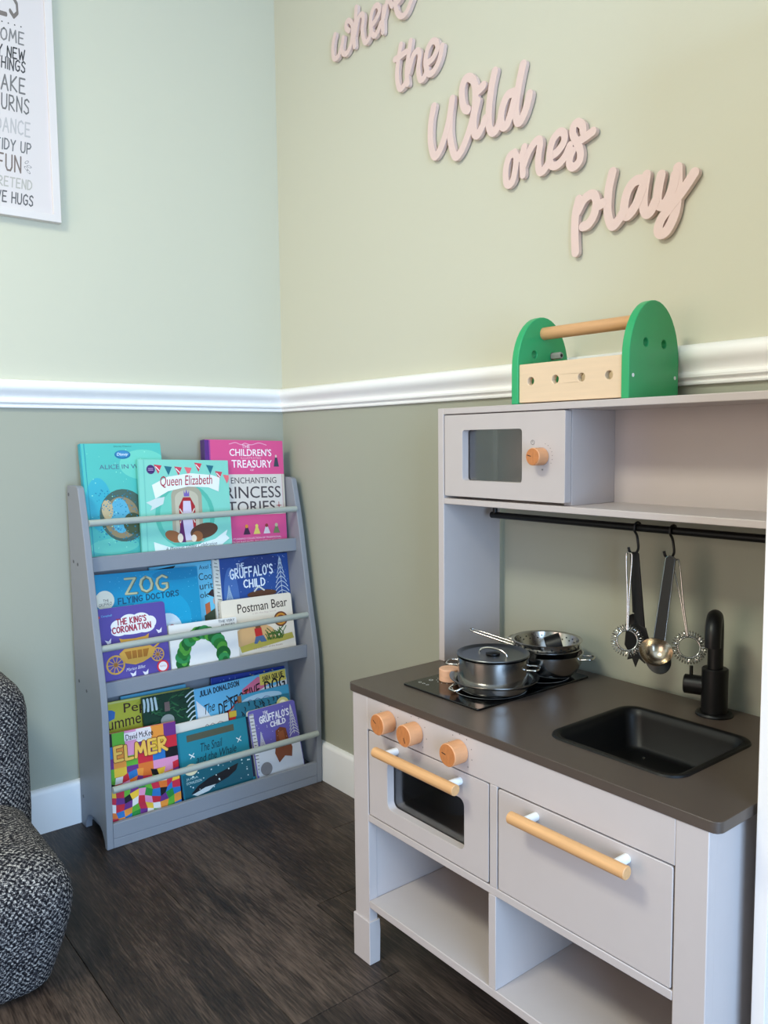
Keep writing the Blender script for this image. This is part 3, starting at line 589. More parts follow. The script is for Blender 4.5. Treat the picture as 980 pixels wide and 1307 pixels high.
# ------------------------------------------------------------------ books
PAPER = mat('book_paper', (226, 220, 206), .7)
def C(c, rough=.34):
    n = 'print_%02x%02x%02x' % c
    return mat(n, c, rough)
def bframe(lean, roll):
    th, ro = radians(lean), radians(roll)
    r = Vector((0, 1, 0)); n = Vector((cos(th), 0, sin(th))); up = Vector((-sin(th), 0, cos(th)))
    return r * cos(ro) + up * sin(ro), -r * sin(ro) + up * cos(ro), n
GROUPS = {.686: ('picture books on the top tier', .6596), .389: ('picture books on the middle tier', .3616), .06: ('picture books on the bottom tier', .0286)}
class Book:
    def __init__(s, label, xb, zl, Y0, w, h, roll, lean, th, cover, spine=None, hard=True, board=False, back=None):
        r, u, n = bframe(lean, roll); g, zf = GROUPS[zl]
        low = min(0, w * r.z) ; ext = (zl - zf + low + th * max(0, -n.z) ) / u.z - .0004
        ext = (zl - zf - max(0, -w * r.z) - 0) / u.z - (th * n.z if n.z > 0 else 0) - .0008
        s.w, s.h = w, h
        o = Vector((xb, Y0, zl)) - u * ext
        s.ext = ext; H = h + ext; s.H = H
        rot = Matrix((r, u, n)).transposed()
        s.root = thing('picture_book', label, 'book', o, g, rot)
        s.n = 0; s.col = cover
        cv = C(cover); sv = C(spine or cover)
        z0, z1 = -th, 0
        if board:
            MB().prism(rrect(0, w, 0, H, .008, 5), XY, z0, 0).build('board_pages', PAPER, s.root, local=True)
            MB().prism(rrect(0, w, 0, H, .008, 5), XY, 0, .0009).build('cover', cv, s.root, local=True); s.z = .0009
        elif hard:
            MB().box(.003, w - .003, .003, H - .003, z0 + .0021, z1 - .0021).build('pages', PAPER, s.root, local=True, smooth=False)
            MB().box(0, w, 0, H, z1 - .002, z1, 0).box(0, w, 0, H, z0, z0 + .002, 0).box(-.0015, .0012, 0, H, z0, z1, 1).build('cover', [cv, sv], s.root, local=True, smooth=False, bevel=.0006); s.z = z1
        else:
            MB().box(.001, w - .0005, .0005, H - .0005, z0 + .0004, z1 - .0004).build('pages', PAPER, s.root, local=True, smooth=False)
            MB().box(0, w, 0, H, z1 - .00035, z1).box(0, w, 0, H, z0, z0 + .00035).box(-.0004, .0008, 0, H, z0, z1, 1).build('cover', [cv, sv], s.root, local=True, smooth=False); s.z = z1
        s.ill = MB(); s.im = []; s.tt = MB(); s.tm = []; s.lay = 0
    def P(s, a, b, k): return (a * s.w, s.ext + s.h * (1 - b), s.z + .00010 + .00003 * k)
    def mi(s, lst, c):
        m = C(c)
        if m not in lst: lst.append(m)
        return lst.index(m)
    def poly(s, c, pts):
        for ax, lim, sg in ((0, .001, 1), (0, .999, -1), (1, .003, 1)):
            out = []
            for i in range(len(pts)):
                p, q = pts[i - 1], pts[i]; ip, iq = sg * (p[ax] - lim) >= 0, sg * (q[ax] - lim) >= 0
                if ip != iq: t = (lim - p[ax]) / (q[ax] - p[ax]); out.append((p[0] + t * (q[0] - p[0]), p[1] + t * (q[1] - p[1])))
                if iq: out.append(q)
            pts = out
        if len(pts) < 3: return s
        s.lay += 1; s.ill.add([s.P(a, b, s.lay) for a, b in pts], [tuple(range(len(pts)))[::-1]], s.mi(s.im, c)); return s
    def rect(s, c, a0, b0, a1, b1): return s.poly(c, [(a0, b0), (a1, b0), (a1, b1), (a0, b1)])
    def ell(s, c, a, b, ra, rb, n=28, rot=0):
        cr, sr = cos(rot), sin(rot); asp = s.h / s.w
        return s.poly(c, [(a + ra * cos(t) * cr - rb * asp * sin(t) * sr, b + (ra / asp * cos(t) * sr + rb * sin(t) * cr)) for t in [2 * pi * i / n for i in range(n)]])
    def band(s, c, pts, r):
        s.lay += 1; pr = ribbon(crom([(a * s.w, (1 - b) * s.h) for a, b in pts], 5), r); s._pairs(s.ill, s.mi(s.im, c), [pr], lambda x, y: (min(max(x, .0005), s.w - .0005), s.ext + min(y, s.h - .0005), s.z + .00010 + .00003 * s.lay)); return s
    def _pairs(s, mb, mi, lists, fn):
        for pr in lists:
            vs = []; [vs.extend((fn(l.x, l.y), fn(q.x, q.y))) for l, q in pr]
            mb.add(vs, [(2 * i, 2 * i + 1, 2 * i + 3, 2 * i + 2) for i in range(len(pr) - 1)], mi)
    def text(s, t, c, a0, b0, a1, b1, bold=.0, shear=0, rot=0, hand=0):
        # fits the line into the box a0..a1, b0 (top) .. b1 (bottom)
        i = s.mi(s.tm, c); W_, H_ = (a1 - a0) * s.w, (b1 - b0) * s.h; tr = math.tan(radians(rot)); s.lay += 1
        zz = s.z + .00010 + .00003 * s.lay
        def fn(x, y, o=0): return (a0 * s.w + x * W_, s.ext + s.h * (1 - b1) + y * H_ + x * W_ * tr, zz + o)
        if hand:
            st, wd = stroke_text(t, hand)
            for q, pr in enumerate(st): s._pairs(s.tt, i, [pr], lambda x, y, q=q: fn(x / wd, y, (q % 7) * 8e-6))
            s.lay += 1
        else:
            vs, fs = type_text(t, 0, shear)
            for q, (dx, dy) in enumerate(((0, 0), (bold * .5, bold * .4), (-bold * .5, -bold * .4))[:3 if bold else 1]): s.tt.add([fn(a + dx * H_ / W_ * 1.5, b + dy, q * 1e-5) for a, b in vs], fs, i)
        return s
    def speck(s, c, n, a0, b0, a1, b1, r=.006, seed=1):
        rn = random.Random(seed); s.lay += 1
        for _ in range(n):
            a, b = rn.uniform(a0, a1), rn.uniform(b0, b1); q = r * rn.uniform(.5, 1.3)
            s.ill.add([s.P(a + q * cos(t), b + q * s.w / s.h * sin(t), s.lay) for t in [2 * pi * i / 6 for i in range(6)]], [(5, 4, 3, 2, 1, 0)], s.mi(s.im, c))
        return s
    def fir(s, c, a, b0, b1, wd):
        s.band(c, [(a, b0), (a, b1)], .0009)
        for i in range(9):
            b = b0 + (b1 - b0) * (i + .6) / 9; q = wd * (i + 1.5) / 10
            s.band(c, [(a, b - .02), (a - q * .6, b + .01), (a - q, b + .05)], .0011); s.band(c, [(a, b - .02), (a + q * .6, b + .01), (a + q, b + .05)], .0011)
        return s
    def done(s):
        if s.ill.f: s.ill.build('illustration', s.im, s.root, local=True, smooth=False)
        if s.tt.f: s.tt.build('lettering', s.tm, s.root, local=True, smooth=False)

T1, T2, T3 = .686, .389, .06
# --- top tier
b = Book('tall turquoise storybook at the left of the top tier', .080, T1, -.5980, .204, .275, 0.0, 9.0, .0170, (84, 190, 182), (40, 160, 178))
b.ell((112, 208, 190), .75, .20, .30, .14).ell((60, 176, 196), .16, .55, .16, .24).ell((108, 204, 186), .30, .93, .30, .07).rect((42, 150, 168), .035, 0, .045, 1)
b.ell((24, 110, 160), .50, .105, .10, .040).ell((60, 140, 190), .50, .100, .085, .030).text('Disney', (240, 246, 250), .43, .088, .57, .122, shear=.25)
b.text('Disney Classics', (46, 90, 90), .40, .022, .62, .038).text('ALICE IN WONDERLAND', (84, 108, 136), .20, .195, 1.26, .235, bold=.01)
b.ell((74, 100, 92), .45, .66, .30, .24).ell((150, 132, 100), .42, .68, .22, .19).ell((92, 176, 206), .40, .66, .12, .16).ell((198, 178, 140), .25, .60, .07, .09).ell((70, 84, 60), .55, .74, .12, .10)
b.speck((24, 132, 170), 160, .12, .42, .62, .92, .008, 3).speck((150, 226, 206), 60, .06, .05, .9, .95, .007, 5).done()

b = Book('mint green book titled Queen Elizabeth, at the front of the top tier', .097, T1, -.475, .249, .233, -2.0, 7.0, .0080, (134, 212, 196), (110, 196, 182))
b.rect((116, 198, 184), .05, 0, .062, 1)
for i, (a, q) in enumerate(((.20, .06), (.31, .075), (.42, .08), (.53, .085), (.645, .035), (.78, .06), (.88, .13), (.97, .17))):
    c = ((214, 60, 84), (30, 110, 130), (206, 70, 92), (232, 112, 122))[i % 4]; b.poly(c, [(a - .04, q - .005), (a + .045, q + .005), (a + .005, q + .10)]); 
    if i % 2 == 0: b.band((240, 240, 240), [(a - .02, q + .02), (a + .015, q + .06)], .0012)
b.ell((88, 186, 168), .48, .62, .33, .36).ell((116, 204, 186), .48, .62, .28, .32)
b.poly((172, 166, 146), [(.33, .92), (.33, .42)] + [(.50 + .17 * cos(t), .40 - .12 * sin(t)) for t in [pi - pi * i / 12 for i in range(13)]] + [(.67, .92)])
b.poly((196, 190, 170), [(.37, .90), (.37, .45)] + [(.50 + .13 * cos(t), .43 - .09 * sin(t)) for t in [pi - pi * i / 12 for i in range(13)]] + [(.63, .90)])
b.poly((170, 40, 50), [(.41, .88), (.41, .52), (.46, .42), (.54, .42), (.59, .52), (.59, .88)]).band((226, 220, 210), [(.42, .55), (.45, .62), (.42, .7)], .0015).band((226, 220, 210), [(.58, .55), (.55, .62), (.58, .7)], .0015)
b.poly((214, 204, 226), [(.46, .46), (.54, .46), (.57, .90), (.43, .90)]).poly((96, 34, 96), [(.44, .62), (.38, .92), (.47, .92)]).poly((120, 100, 180), [(.47, .34), (.485, .38), (.50, .33), (.515, .38), (.53, .34), (.53, .41), (.47, .41)])
b.ell((150, 96, 60), .34, .85, .10, .06, rot=.4).ell((236, 220, 200), .41, .87, .03, .05).ell((92, 62, 48), .68, .80, .16, .085, rot=-.2).ell((150, 96, 60), .60, .86, .06, .06).ell((236, 220, 200), .56, .88, .03, .04)
b.poly((236, 240, 238), [(.13, .28), (.30, .19), (.55, .15), (.80, .17), (.89, .20), (.87, .36), (.75, .31), (.52, .30), (.30, .35), (.16, .43)]).poly((210, 222, 220), [(.16, .43), (.06, .47), (.12, .51), (.10, .56), (.24, .49), (.26, .41)])
b.text('Queen Elizabeth', (172, 28, 58), .22, .185, .80, .315, bold=.006, shear=.12, rot=2.0)
b.ell((70, 40, 110), .125, .11, .045, .05).band((200, 176, 220), [(.10, .10), (.15, .10)], .0007).band((200, 176, 220), [(.10, .118), (.15, .118)], .0007)
b.poly((226, 238, 236), [(.12, .90), (.30, .97), (.55, .96), (.80, .90), (.95, .80), (.93, .86), (.97, .90), (.90, .95), (.80, 1.05), (.5, 1.12), (.14, 1.10)])
b.text('A Platinum Jubilee Celebration', (70, 80, 100), .24, .965, .82, 1.02, shear=.3, rot=3.5).done()

b = Book('bright pink storybook of princess tales with a purple spine, right of the top tier', .080, T1, -.284, .241, .281, -1.5, 5.5, .0240, (222, 84, 142), (70, 34, 104))
b.rect((92, 44, 130), -.004, 0, .05, 1).rect((170, 70, 150), .05, 0, .065, 1)
b.band((246, 190, 214), [(.30, .04), (.38, .025), (.45, .045), (.5, .03), (.58, .045), (.68, .025), (.78, .045)], .0008)
b.text('THE', (250, 226, 236), .46, .045, .56, .078, bold=.01).text("CHILDREN'S", (255, 245, 248), .30, .085, .84, .155, bold=.02).text('ILLUSTRATED', (240, 180, 200), .44, .165, .70, .185)
b.text('TREASURY', (255, 245, 248), .32, .195, .84, .270, bold=.02).text('OF', (250, 226, 236), .55, .285, .60, .302)
b.rect((222, 214, 206), .04, .335, .965, .735).rect((206, 196, 178), .968, .335, 1.0, .735)
b.text('ENCHANTING', (74, 66, 72), .30, .365, .89, .425, bold=.005).text('PRINCESS', (74, 66, 72), .12, .455, .94, .570, bold=.01).text('STORIES', (74, 66, 72), .16, .60, .86, .710, bold=.01).poly((170, 60, 70), [(.895, .65), (.91, .635), (.925, .65), (.91, .665)]).band((170, 60, 70), [(.91, .615), (.91, .685)], .0010).band((170, 60, 70), [(.88, .65), (.94, .65)], .0010)
b.poly((60, 70, 84), [(.885, .17), (.915, .17), (.935, .26), (.865, .26)]).ell((220, 200, 190), .90, .155, .012, .014)
for a, c1_, c2_ in ((.47, (70, 40, 70), (230, 150, 60)), (.60, (236, 214, 110), (236, 214, 110)), (.73, (230, 220, 220), (150, 60, 60)), (.86, (120, 130, 90), (190, 190, 150))):
    b.poly(c1_, [(a - .015, .855), (a + .015, .855), (a + .045, .925), (a - .045, .925)]).ell(c2_, a, .845, .02, .018)
b.text('A STUNNING COLLECTION OF TRADITIONAL', (252, 224, 234), .26, .955, .92, .972).text('FROM RAPUNZEL TO SLEEPING BEAUTY', (252, 224, 234), .28, .985, .92, 1.003).done()

# --- middle tier
b = Book('light blue book titled Charlie Cook, behind and between two darker books, middle tier', .088, T2, -.439, .240, .251, .7, 8.1, .0060, (110, 196, 226), hard=False)
b.poly((24, 40, 50), [(.02, .03), (.30, .01), (.26, .05), (.10, .09), (.02, .10)])
b.text('Axel Scheffler', (40, 66, 96), .57, .04, .93, .085).text('Charlie Cook', (30, 44, 60), .26, .125, .765, .20).text('Favourite', (30, 44, 60), .34, .225, .77, .30).text('Book', (30, 44, 60), .44, .325, .655, .39)
b.poly((50, 36, 40), [(.64, .36), (.70, .31), (.78, .33), (.78, .39), (.72, .40)]).ell((224, 170, 150), .74, .44, .04, .05).poly((196, 104, 60), [(.60, .46), (.66, .44), (.66, .55), (.60, .58)]).poly((58, 70, 50), [(.58, .58), (.80, .48), (.80, .8), (.58, .8)]).done()
b = Book('dark blue book with a snowy fir tree, back right of the middle tier', .100, T2, -.270, .233, .256, -.5, 8.1, .0090, (40, 78, 150), (226, 224, 216))
b.rect((222, 220, 210), 0, 0, .075, 1)
rn = random.Random(4)
for i in range(26):
    b.band((34, 32, 34), [(rn.uniform(.005, .03), i / 26), (rn.uniform(.04, .07), i / 26 + .008)], .0008)
b.ell((70, 110, 176), .20, .45, .10, .35).ell((30, 58, 124), .62, .10, .30, .10)
b.text('THE', (226, 234, 246), .29, .07, .39, .12, hand=.08).text("GRUFFALO'S", (232, 240, 250), .20, .125, .77, .225, hand=.09, rot=1.5).text('CHILD', (232, 240, 250), .37, .255, .65, .335, hand=.09)
b.fir((196, 210, 222), .88, .035, .50, .13).fir((150, 176, 204), .17, .30, .50, .08).speck((210, 222, 240), 60, .1, .02, .98, .5, .004, 9)
b.ell((92, 58, 40), .60, .42, .20, .04).band((210, 214, 210), [(.50, .385), (.56, .345), (.63, .385)], .0022).done()
b = Book('wide bright blue book titled Zog and the Flying Doctors, left of the middle tier', .115, T2, -.601, .278, .252, -1.3, 10.7, .0050, (22, 146, 190), hard=False)
b.ell((14, 130, 176), .80, .06, .25, .06).ell((24, 160, 204), .60, .5, .30, .3).speck((120, 210, 232), 90, .1, .02, .98, .7, .003, 2)
b.text('ZOG', (96, 112, 92), .300, .065, .69, .215, hand=.09, rot=-.3).text('ZOG', (196, 194, 156), .295, .06, .685, .21, hand=.06, rot=-.3).text('FLYING DOCTORS', (20, 80, 112), .22, .25, .79, .305, hand=.10, rot=2)
b.ell((232, 226, 208), .10, .255, .085, .095).text('THE', (60, 50, 44), .085, .245, .135, .27).text('GRUFFALO', (60, 50, 44), .045, .285, .16, .315, rot=6)
b.ell((206, 222, 232), .66, .62, .14, .17).ell((224, 232, 238), .70, .60, .05, .06).poly((226, 142, 52), [(.70, .62), (.80, .60), (.83, .66), (.72, .70)]).ell((196, 60, 50), .70, .60, .03, .03).ell((240, 240, 240), .70, .60, .018, .018).rect((196, 52, 48), .62, .70, .70, 1.0).done()
b = Book('cream board book titled Postman Bear, right front of the middle tier', .131, T2, -.272, .219, .148, -.7, 10.4, .0120, (238, 226, 208), board=True)
b.text('Postman Bear', (60, 44, 38), .22, .10, .93, .265, bold=.012, rot=1).text('a lift-the-flap book', (206, 180, 168), .42, .285, .76, .325)
b.ell((224, 178, 124), .42, .72, .30, .22).ell((112, 60, 40), .815, .47, .10, .14).ell((214, 150, 60), .815, .47, .08, .11).ell((130, 70, 44), .815, .47, .055, .075)
b.poly((192, 176, 80), [(.20, .87), (.50, .80), (.96, .75), (.98, .86), (.60, .92), (.22, .98)])
rn = random.Random(5)
for i in range(22):
    a = .60 + .22 * rn.random(); b.band((70, 104, 44), [(a, .82), (a + rn.uniform(-.03, .03), .74), (a + rn.uniform(-.08, .09), .60 + .12 * rn.random())], .0013)
b.poly((196, 44, 44), [(.42, .58), (.52, .57), (.53, .72), (.43, .73)]).poly((84, 110, 150), [(.43, .73), (.54, .72), (.58, .84), (.50, .84), (.48, .80), (.44, .86), (.40, .85)]).rect((120, 76, 50), .44, .50, .51, .58)
b.text('the creators of the books', (176, 140, 120), .38, .925, .80, .955).done()
b = Book("purple book titled The King's Coronation, left front of the middle tier", .142, T2, -.603, .172, .173, -.4, 10.4, .0080, (90, 76, 156), board=True)
for a, q, r1, r2 in ((.30, .27, .12, .09), (.45, .22, .14, .10), (.62, .22, .14, .10), (.75, .27, .10, .09), (.50, .32, .30, .09), (.30, .34, .12, .07), (.68, .33, .14, .08)): b.ell((238, 236, 240), a, q, r1, r2)
b.text("THE KING'S", (160, 28, 60), .27, .175, .70, .255, hand=.105, rot=1.5).text('CORONATION', (160, 28, 60), .20, .285, .76, .365, hand=.11, rot=1.5)
b.text('Campbell', (120, 200, 236), .06, .09, .21, .125).rect((214, 60, 60), .0, .10, .04, .13)
G = (214, 164, 74); D = (170, 112, 40)
for a, q in ((.20, .80), (.82, .75)):
    rw = .135 if a < .5 else .10
    b.ell(G, a, q, rw, rw).ell((90, 76, 156), a, q, rw * .82, rw * .82)
    for i in range(10): t = 2 * pi * i / 10; b.band(G, [(a, q), (a + rw * .9 * cos(t), q + rw * .9 * sin(t))], .0010)
    b.ell(D, a, q, rw * .22, rw * .22)
b.poly(G, [(.26, .66), (.34, .60), (.72, .60), (.80, .66), (.74, .76), (.60, .82), (.48, .84), (.34, .80)]).poly(D, [(.34, .64), (.70, .64), (.66, .75), (.38, .75)])
for a in (.44, .52, .60): b.band(G, [(a, .64), (a, .75)], .0010)
b.poly(G, [(.30, .50), (.28, .44), (.33, .46), (.50, .47), (.66, .46), (.72, .43), (.70, .52), (.72, .58), (.30, .58)]).rect(D, .36, .50, .48, .56).rect(D, .54, .50, .66, .56)
b.band(G, [(.74, .66), (.84, .60), (.90, .52)], .0022)
for a, q in ((.13, .47), (.88, .42), (.44, .97), (.62, .98)): b.poly((232, 228, 240), [(a - .05, q - .03), (a, q - .01), (a + .04, q - .05), (a + .03, q + .02), (a - .02, q + .03)])
b.text('Marion Billet', (232, 228, 240), .34, .87, .62, .915, shear=.3, rot=2).ell((214, 50, 70), .88, .93, .09, .09).ell((236, 230, 232), .88, .93, .065, .065).text('PUSH PULL', (190, 50, 70), .835, .915, .925, .94).done()
b = Book('white board book with a big green leafy wreath, centre front of the middle tier', .142, T2, -.428, .191, .108, -1.3, 10.0, .0100, (236, 234, 230), hard=False)
rn = random.Random(8)
for i in range(22):
    t = radians(200 - 225 * i / 21); a, q = .46 + .30 * cos(t), .92 - .66 * sin(t)
    if q > 1.05: continue
    c = ((40, 120, 50), (84, 160, 60), (24, 98, 44), (50, 140, 80))[i % 4]; b.ell(c, a, q, .10 * rn.uniform(.8, 1.1), .17 * rn.uniform(.8, 1.1), rot=rn.uniform(-.5, .5))
    b.ell(((90, 170, 70), (28, 104, 50))[i % 2], a + .02, q + .02, .04, .07)
b.text('THE VERY', (70, 66, 66), .72, .03, .97, .095).text('HUNGRY', (70, 66, 66), .76, .125, .97, .19).done()

# --- bottom tier
b = Book('pale blue book with only its top edge showing, back left of bottom tier', .112, T3, -.540, .175, .265, -.7, 8.5, .0050, (92, 170, 200), hard=False)
b = Book('royal blue book showing only its top edge, back right of the bottom tier', .112, T3, -.297, .229, .265, -2.0, 8.0, .0060, (34, 60, 150)); b.speck((210, 190, 90), 8, .5, .01, .98, .05, .010, 2).speck((150, 180, 230), 8, .1, .01, .98, .05, .006, 3).done()
b = Book('mustard yellow book with dark brown title, left of the bottom tier', .130, T3, -.609, .245, .263, -1.4, 9.0, .0050, (190, 186, 60), hard=False)
b.ell((176, 172, 50), .7, .06, .3, .05).poly((56, 110, 176), [(.04, .09), (.09, .07), (.15, .08), (.18, .10), (.17, .16), (.10, .18), (.03, .17)]).text('Peppa', (64, 34, 24), .27, .035, .66, .15, bold=.01, rot=-2).text('Summer', (64, 34, 24), .03, .155, .50, .265, bold=.01, rot=3).rect((206, 204, 120), 0, 0, .995, .02).done()
b = Book('book with white and blue snowy hill cover, title The Detective Dog, right of bottom tier', .131, T3, -.348, .285, .250, 1.0, 8.0, .0050, (110, 190, 228), hard=False)
b.poly((236, 236, 236), [(.28, .50), (.45, .34), (.68, .14), (.86, .16), (1, .10), (1, 1), (.02, 1), (.02, .12), (.10, .22), (.20, .42)]).poly((224, 116, 150), [(.50, .12), (.68, .02), (.86, .10), (.72, .16), (.60, .20), (.48, .24)])
b.band((196, 70, 60), [(.22, .36), (.36, .30), (.46, .20), (.58, .14)], .0024).rect((230, 208, 96), .70, .0, .995, .125)
b.text('JULIA DONALDSON', (26, 50, 72), .06, .035, .47, .088, hand=.11, rot=2.5).text('SARA OGILVIE', (44, 34, 30), .73, .035, .96, .085, hand=.11, rot=2).text('The', (24, 22, 26), .09, .19, .20, .29, shear=.3, rot=12)
b.text('DETECTIVE', (24, 22, 26), .24, .215, .69, .33, hand=.075, rot=13).text('DOG', (24, 22, 26), .75, .10, .97, .225, hand=.08, rot=6).band((40, 60, 80), [(.33, .15), (.37, .20), (.40, .26)], .0016).band((40, 60, 80), [(.31, .22), (.36, .20), (.40, .17)], .0012).done()
b = Book('dark green forest book standing in front of the mustard yellow one, bottom tier', .145, T3, -.498, .140, .260, -.8, 9.0, .0060, (22, 60, 44), hard=False)
rn = random.Random(3)
for i in range(90):
    a, q = rn.random() * .8, rn.random() * .5; t = rn.uniform(-1, 1); b.band(((38, 92, 58), (14, 40, 32), (52, 110, 66))[i % 3], [(a, q), (a + .05, q + .03 * t), (a + .10, q + .05 * t)], .0013)
for i in range(9):
    q = .02 + .05 * i; b.band((196, 212, 214), [(1.0, q), (.93, q + .012), (.82 + .02 * (i % 3), q + .05)], .0018)
for i in range(4): b.band((196, 212, 214), [(.02 + .07 * i, .02), (.03 + .07 * i, .07), (.01 + .08 * i, .13)], .0030)
b.ell((128, 134, 132), .42, .36, .17, .10).ell((150, 156, 152), .44, .26, .13, .06).rect((120, 100, 96), .40, .08, .50, .17).ell((92, 96, 92), .40, .36, .07, .05).done()
b = Book('cream book leaning behind the teal whale book, only its top showing', .1545, T3, -.425, .155, .179, -.6, 9.0, .0060, (230, 222, 212), hard=False); b.band((150, 128, 120), [(.56, .13), (.60, .10), (.64, .13), (.70, .10), (.76, .13), (.84, .10), (.90, .12)], .0009).done()
b = Book('light blue book just below the snowy hill book, right of the bottom tier', .1430, T3, -.226, .160, .211, .6, 9.0, .0050, (70, 160, 196), (150, 96, 50), hard=False)
b.rect((150, 100, 60), 0, 0, .06, 1).ell((170, 206, 226), .45, .10, .40, .07).ell((186, 216, 230), .25, .14, .20, .05).band((90, 110, 164), [(.16, .11), (.22, .085), (.28, .11), (.36, .085), (.44, .11), (.52, .085), (.60, .10)], .0009).done()
b = Book('thin red spined book squeezed in beside the cream one, bottom tier', .1510, T3, -.268, .022, .178, -1.5, 9.0, .0050, (196, 40, 44), hard=False); b.rect((208, 176, 60), 0, 0, 1, .09).text('C', (240, 236, 232), .15, .14, .85, .24, bold=.03).done()
b = Book('teal spotted book behind the smallest purple board book, bottom tier', .1540, T3, -.249, .170, .195, -1.7, 10.0, .0040, (40, 112, 136), hard=False)
rn = random.Random(6)
for i in range(70): a, q = rn.uniform(.08, .95), rn.random() * .35; b.band((20, 30, 40), [(a, q), (a + .02, q + .02), (a + .01, q + .05)], .0013)
b.ell((206, 198, 130), .86, .13, .12, .10).ell((236, 232, 200), .86, .13, .07, .06).done()
b = Book('square book with a bright patchwork cover titled Elmer, front left of the bottom tier', .178, T3, -.612, .181, .202, -2.1, 11.0, .0080, (206, 60, 70), (20, 20, 26), hard=False)
PC = [(206, 42, 60), (224, 118, 48), (240, 196, 60), (98, 176, 56), (44, 116, 186), (110, 50, 130), (226, 150, 190), (236, 232, 226), (24, 24, 30), (200, 44, 70), (44, 140, 60), (238, 150, 60)]
top = [[8, 3, 6, 7, 11, 5], [4, 11, 6, 5, 2, 0], [5, 11, 3, 0, 4, 8], [3, 2, 5, 1, 6, 6]]
ys = [.0, .16, .30, .42, .52]; xs = [0, .10, .27, .43, .64, .82, 1.0]
for r in range(4):
    for q in range(6):
        x0, x1 = xs[q], xs[q + 1]; b.poly(PC[top[r][q]], [(x0, ys[r]), (x1, ys[r]), (x1, ys[r + 1] + .002), (x0, ys[r + 1] + .002)])
rn = random.Random(12); last = None; N1, N2 = 10, 7
def wob(i, j): rr = random.Random(i * 57 + j * 13 + 5); return (i / N1 + (rr.uniform(-.018, .018) if 0 < i < N1 else 0), .50 + .56 * j / N2 + (rr.uniform(-.012, .012) if j else 0) + .03 * sin(i * 1.1))
for j in range(N2):
    for i in range(N1):
        c = PC[(i * 5 + j * 7 + rn.randrange(4)) % 12]
        if c == last: c = PC[(PC.index(c) + 3) % 12]
        last = c; b.poly(c, [wob(i, j), wob(i + 1, j), wob(i + 1, j + 1), wob(i, j + 1)])
b.lay += 4
b.rect((236, 226, 230), .26, .025, .64, .12).text('David McKee', (30, 22, 26), .28, .045, .66, .115, bold=.02, rot=1).text('ELMER', (136, 70, 34), .12, .175, .84, .335, hand=.14, rot=1.5).text('ELMER', (240, 190, 84), .12, .175, .84, .335, hand=.10, rot=1.5).done()
b = Book('teal book titled The Snail and the Whale, front centre of the bottom tier', .1755, T3, -.423, .207, .160, .3, 12.0, .0110, (34, 132, 152), (18, 26, 60))
b.rect((18, 26, 60), .965, 0, 1.0, 1.0).rect((26, 112, 134), .0, 0, .025, 1).rect((84, 86, 70), .13, .06, .78, .165)
b.poly((22, 92, 108), [(.02, .66), (.3, .60), (.6, .62), (.96, .56), (.96, 1.15), (.02, 1.15)]).ell((206, 222, 220), .4, .60, .02, .01)
b.text('The Snail', (20, 52, 66), .30, .235, .60, .37, bold=.005, shear=.3, rot=1).text('and the Whale', (20, 52, 66), .22, .41, .78, .535, bold=.005, shear=.3, rot=2)
b.band((226, 234, 232), [(.14, .36), (.20, .42)], .0014).band((226, 234, 232), [(.20, .36), (.15, .43)], .0010).band((226, 234, 232), [(.80, .30), (.86, .36)], .0012).band((226, 234, 232), [(.86, .29), (.81, .37)], .0010)
b.ell((226, 214, 178), .14, .60, .09, .09).text('JULIA', (190, 214, 214), .06, .72, .22, .76).text('DONALDSON', (190, 214, 214), .06, .78, .26, .82)
b.poly((20, 24, 32), [(.10, .98), (.20, .88), (.36, .80), (.55, .76), (.78, .70), (.74, .80), (.62, .88), (.46, .93), (.30, .96)]).poly((206, 214, 214), [(.12, .99), (.30, .93), (.44, .93), (.34, 1.0), (.18, 1.03)])
b.speck((206, 226, 226), 26, .05, .62, .94, 1.0, .010, 8).done()
b = Book('small purple board book with a snowy wood, front right of the bottom tier', .177, T3, -.212, .149, .173, 1.4, 13.0, .0090, (104, 96, 176), board=True)
b.rect((214, 214, 216), .02, .05, .11, 1.0)
rn = random.Random(14)
for i in range(18): b.band((60, 54, 60), [(rn.uniform(.02, .05), .06 + i / 19), (rn.uniform(.07, .11), .065 + i / 19)], .0009)
b.poly((206, 210, 218), [(.11, .66), (.4, .60), (.7, .66), (.98, .58), (.99, 1.1), (.02, 1.1)]).fir((206, 206, 210), .89, .06, .52, .11).fir((190, 190, 206), .20, .36, .62, .08)
b.text('THE', (236, 232, 246), .30, .06, .40, .105, hand=.10).text("GRUFFALO'S", (240, 238, 250), .21, .125, .83, .225, hand=.11, rot=2).text('CHILD', (240, 238, 250), .42, .25, .73, .325, hand=.11, rot=2)
b.poly((120, 62, 38), [(.50, .40), (.60, .36), (.72, .40), (.74, .55), (.80, .72), (.76, .86), (.62, .82), (.48, .90), (.42, .74), (.48, .56)]).poly((146, 82, 50), [(.54, .44), (.66, .42), (.68, .58), (.56, .60)]).ell((126, 124, 128), .20, .93, .12, .10).speck((240, 240, 244), 40, .12, .05, .98, .62, .006, 6).done()

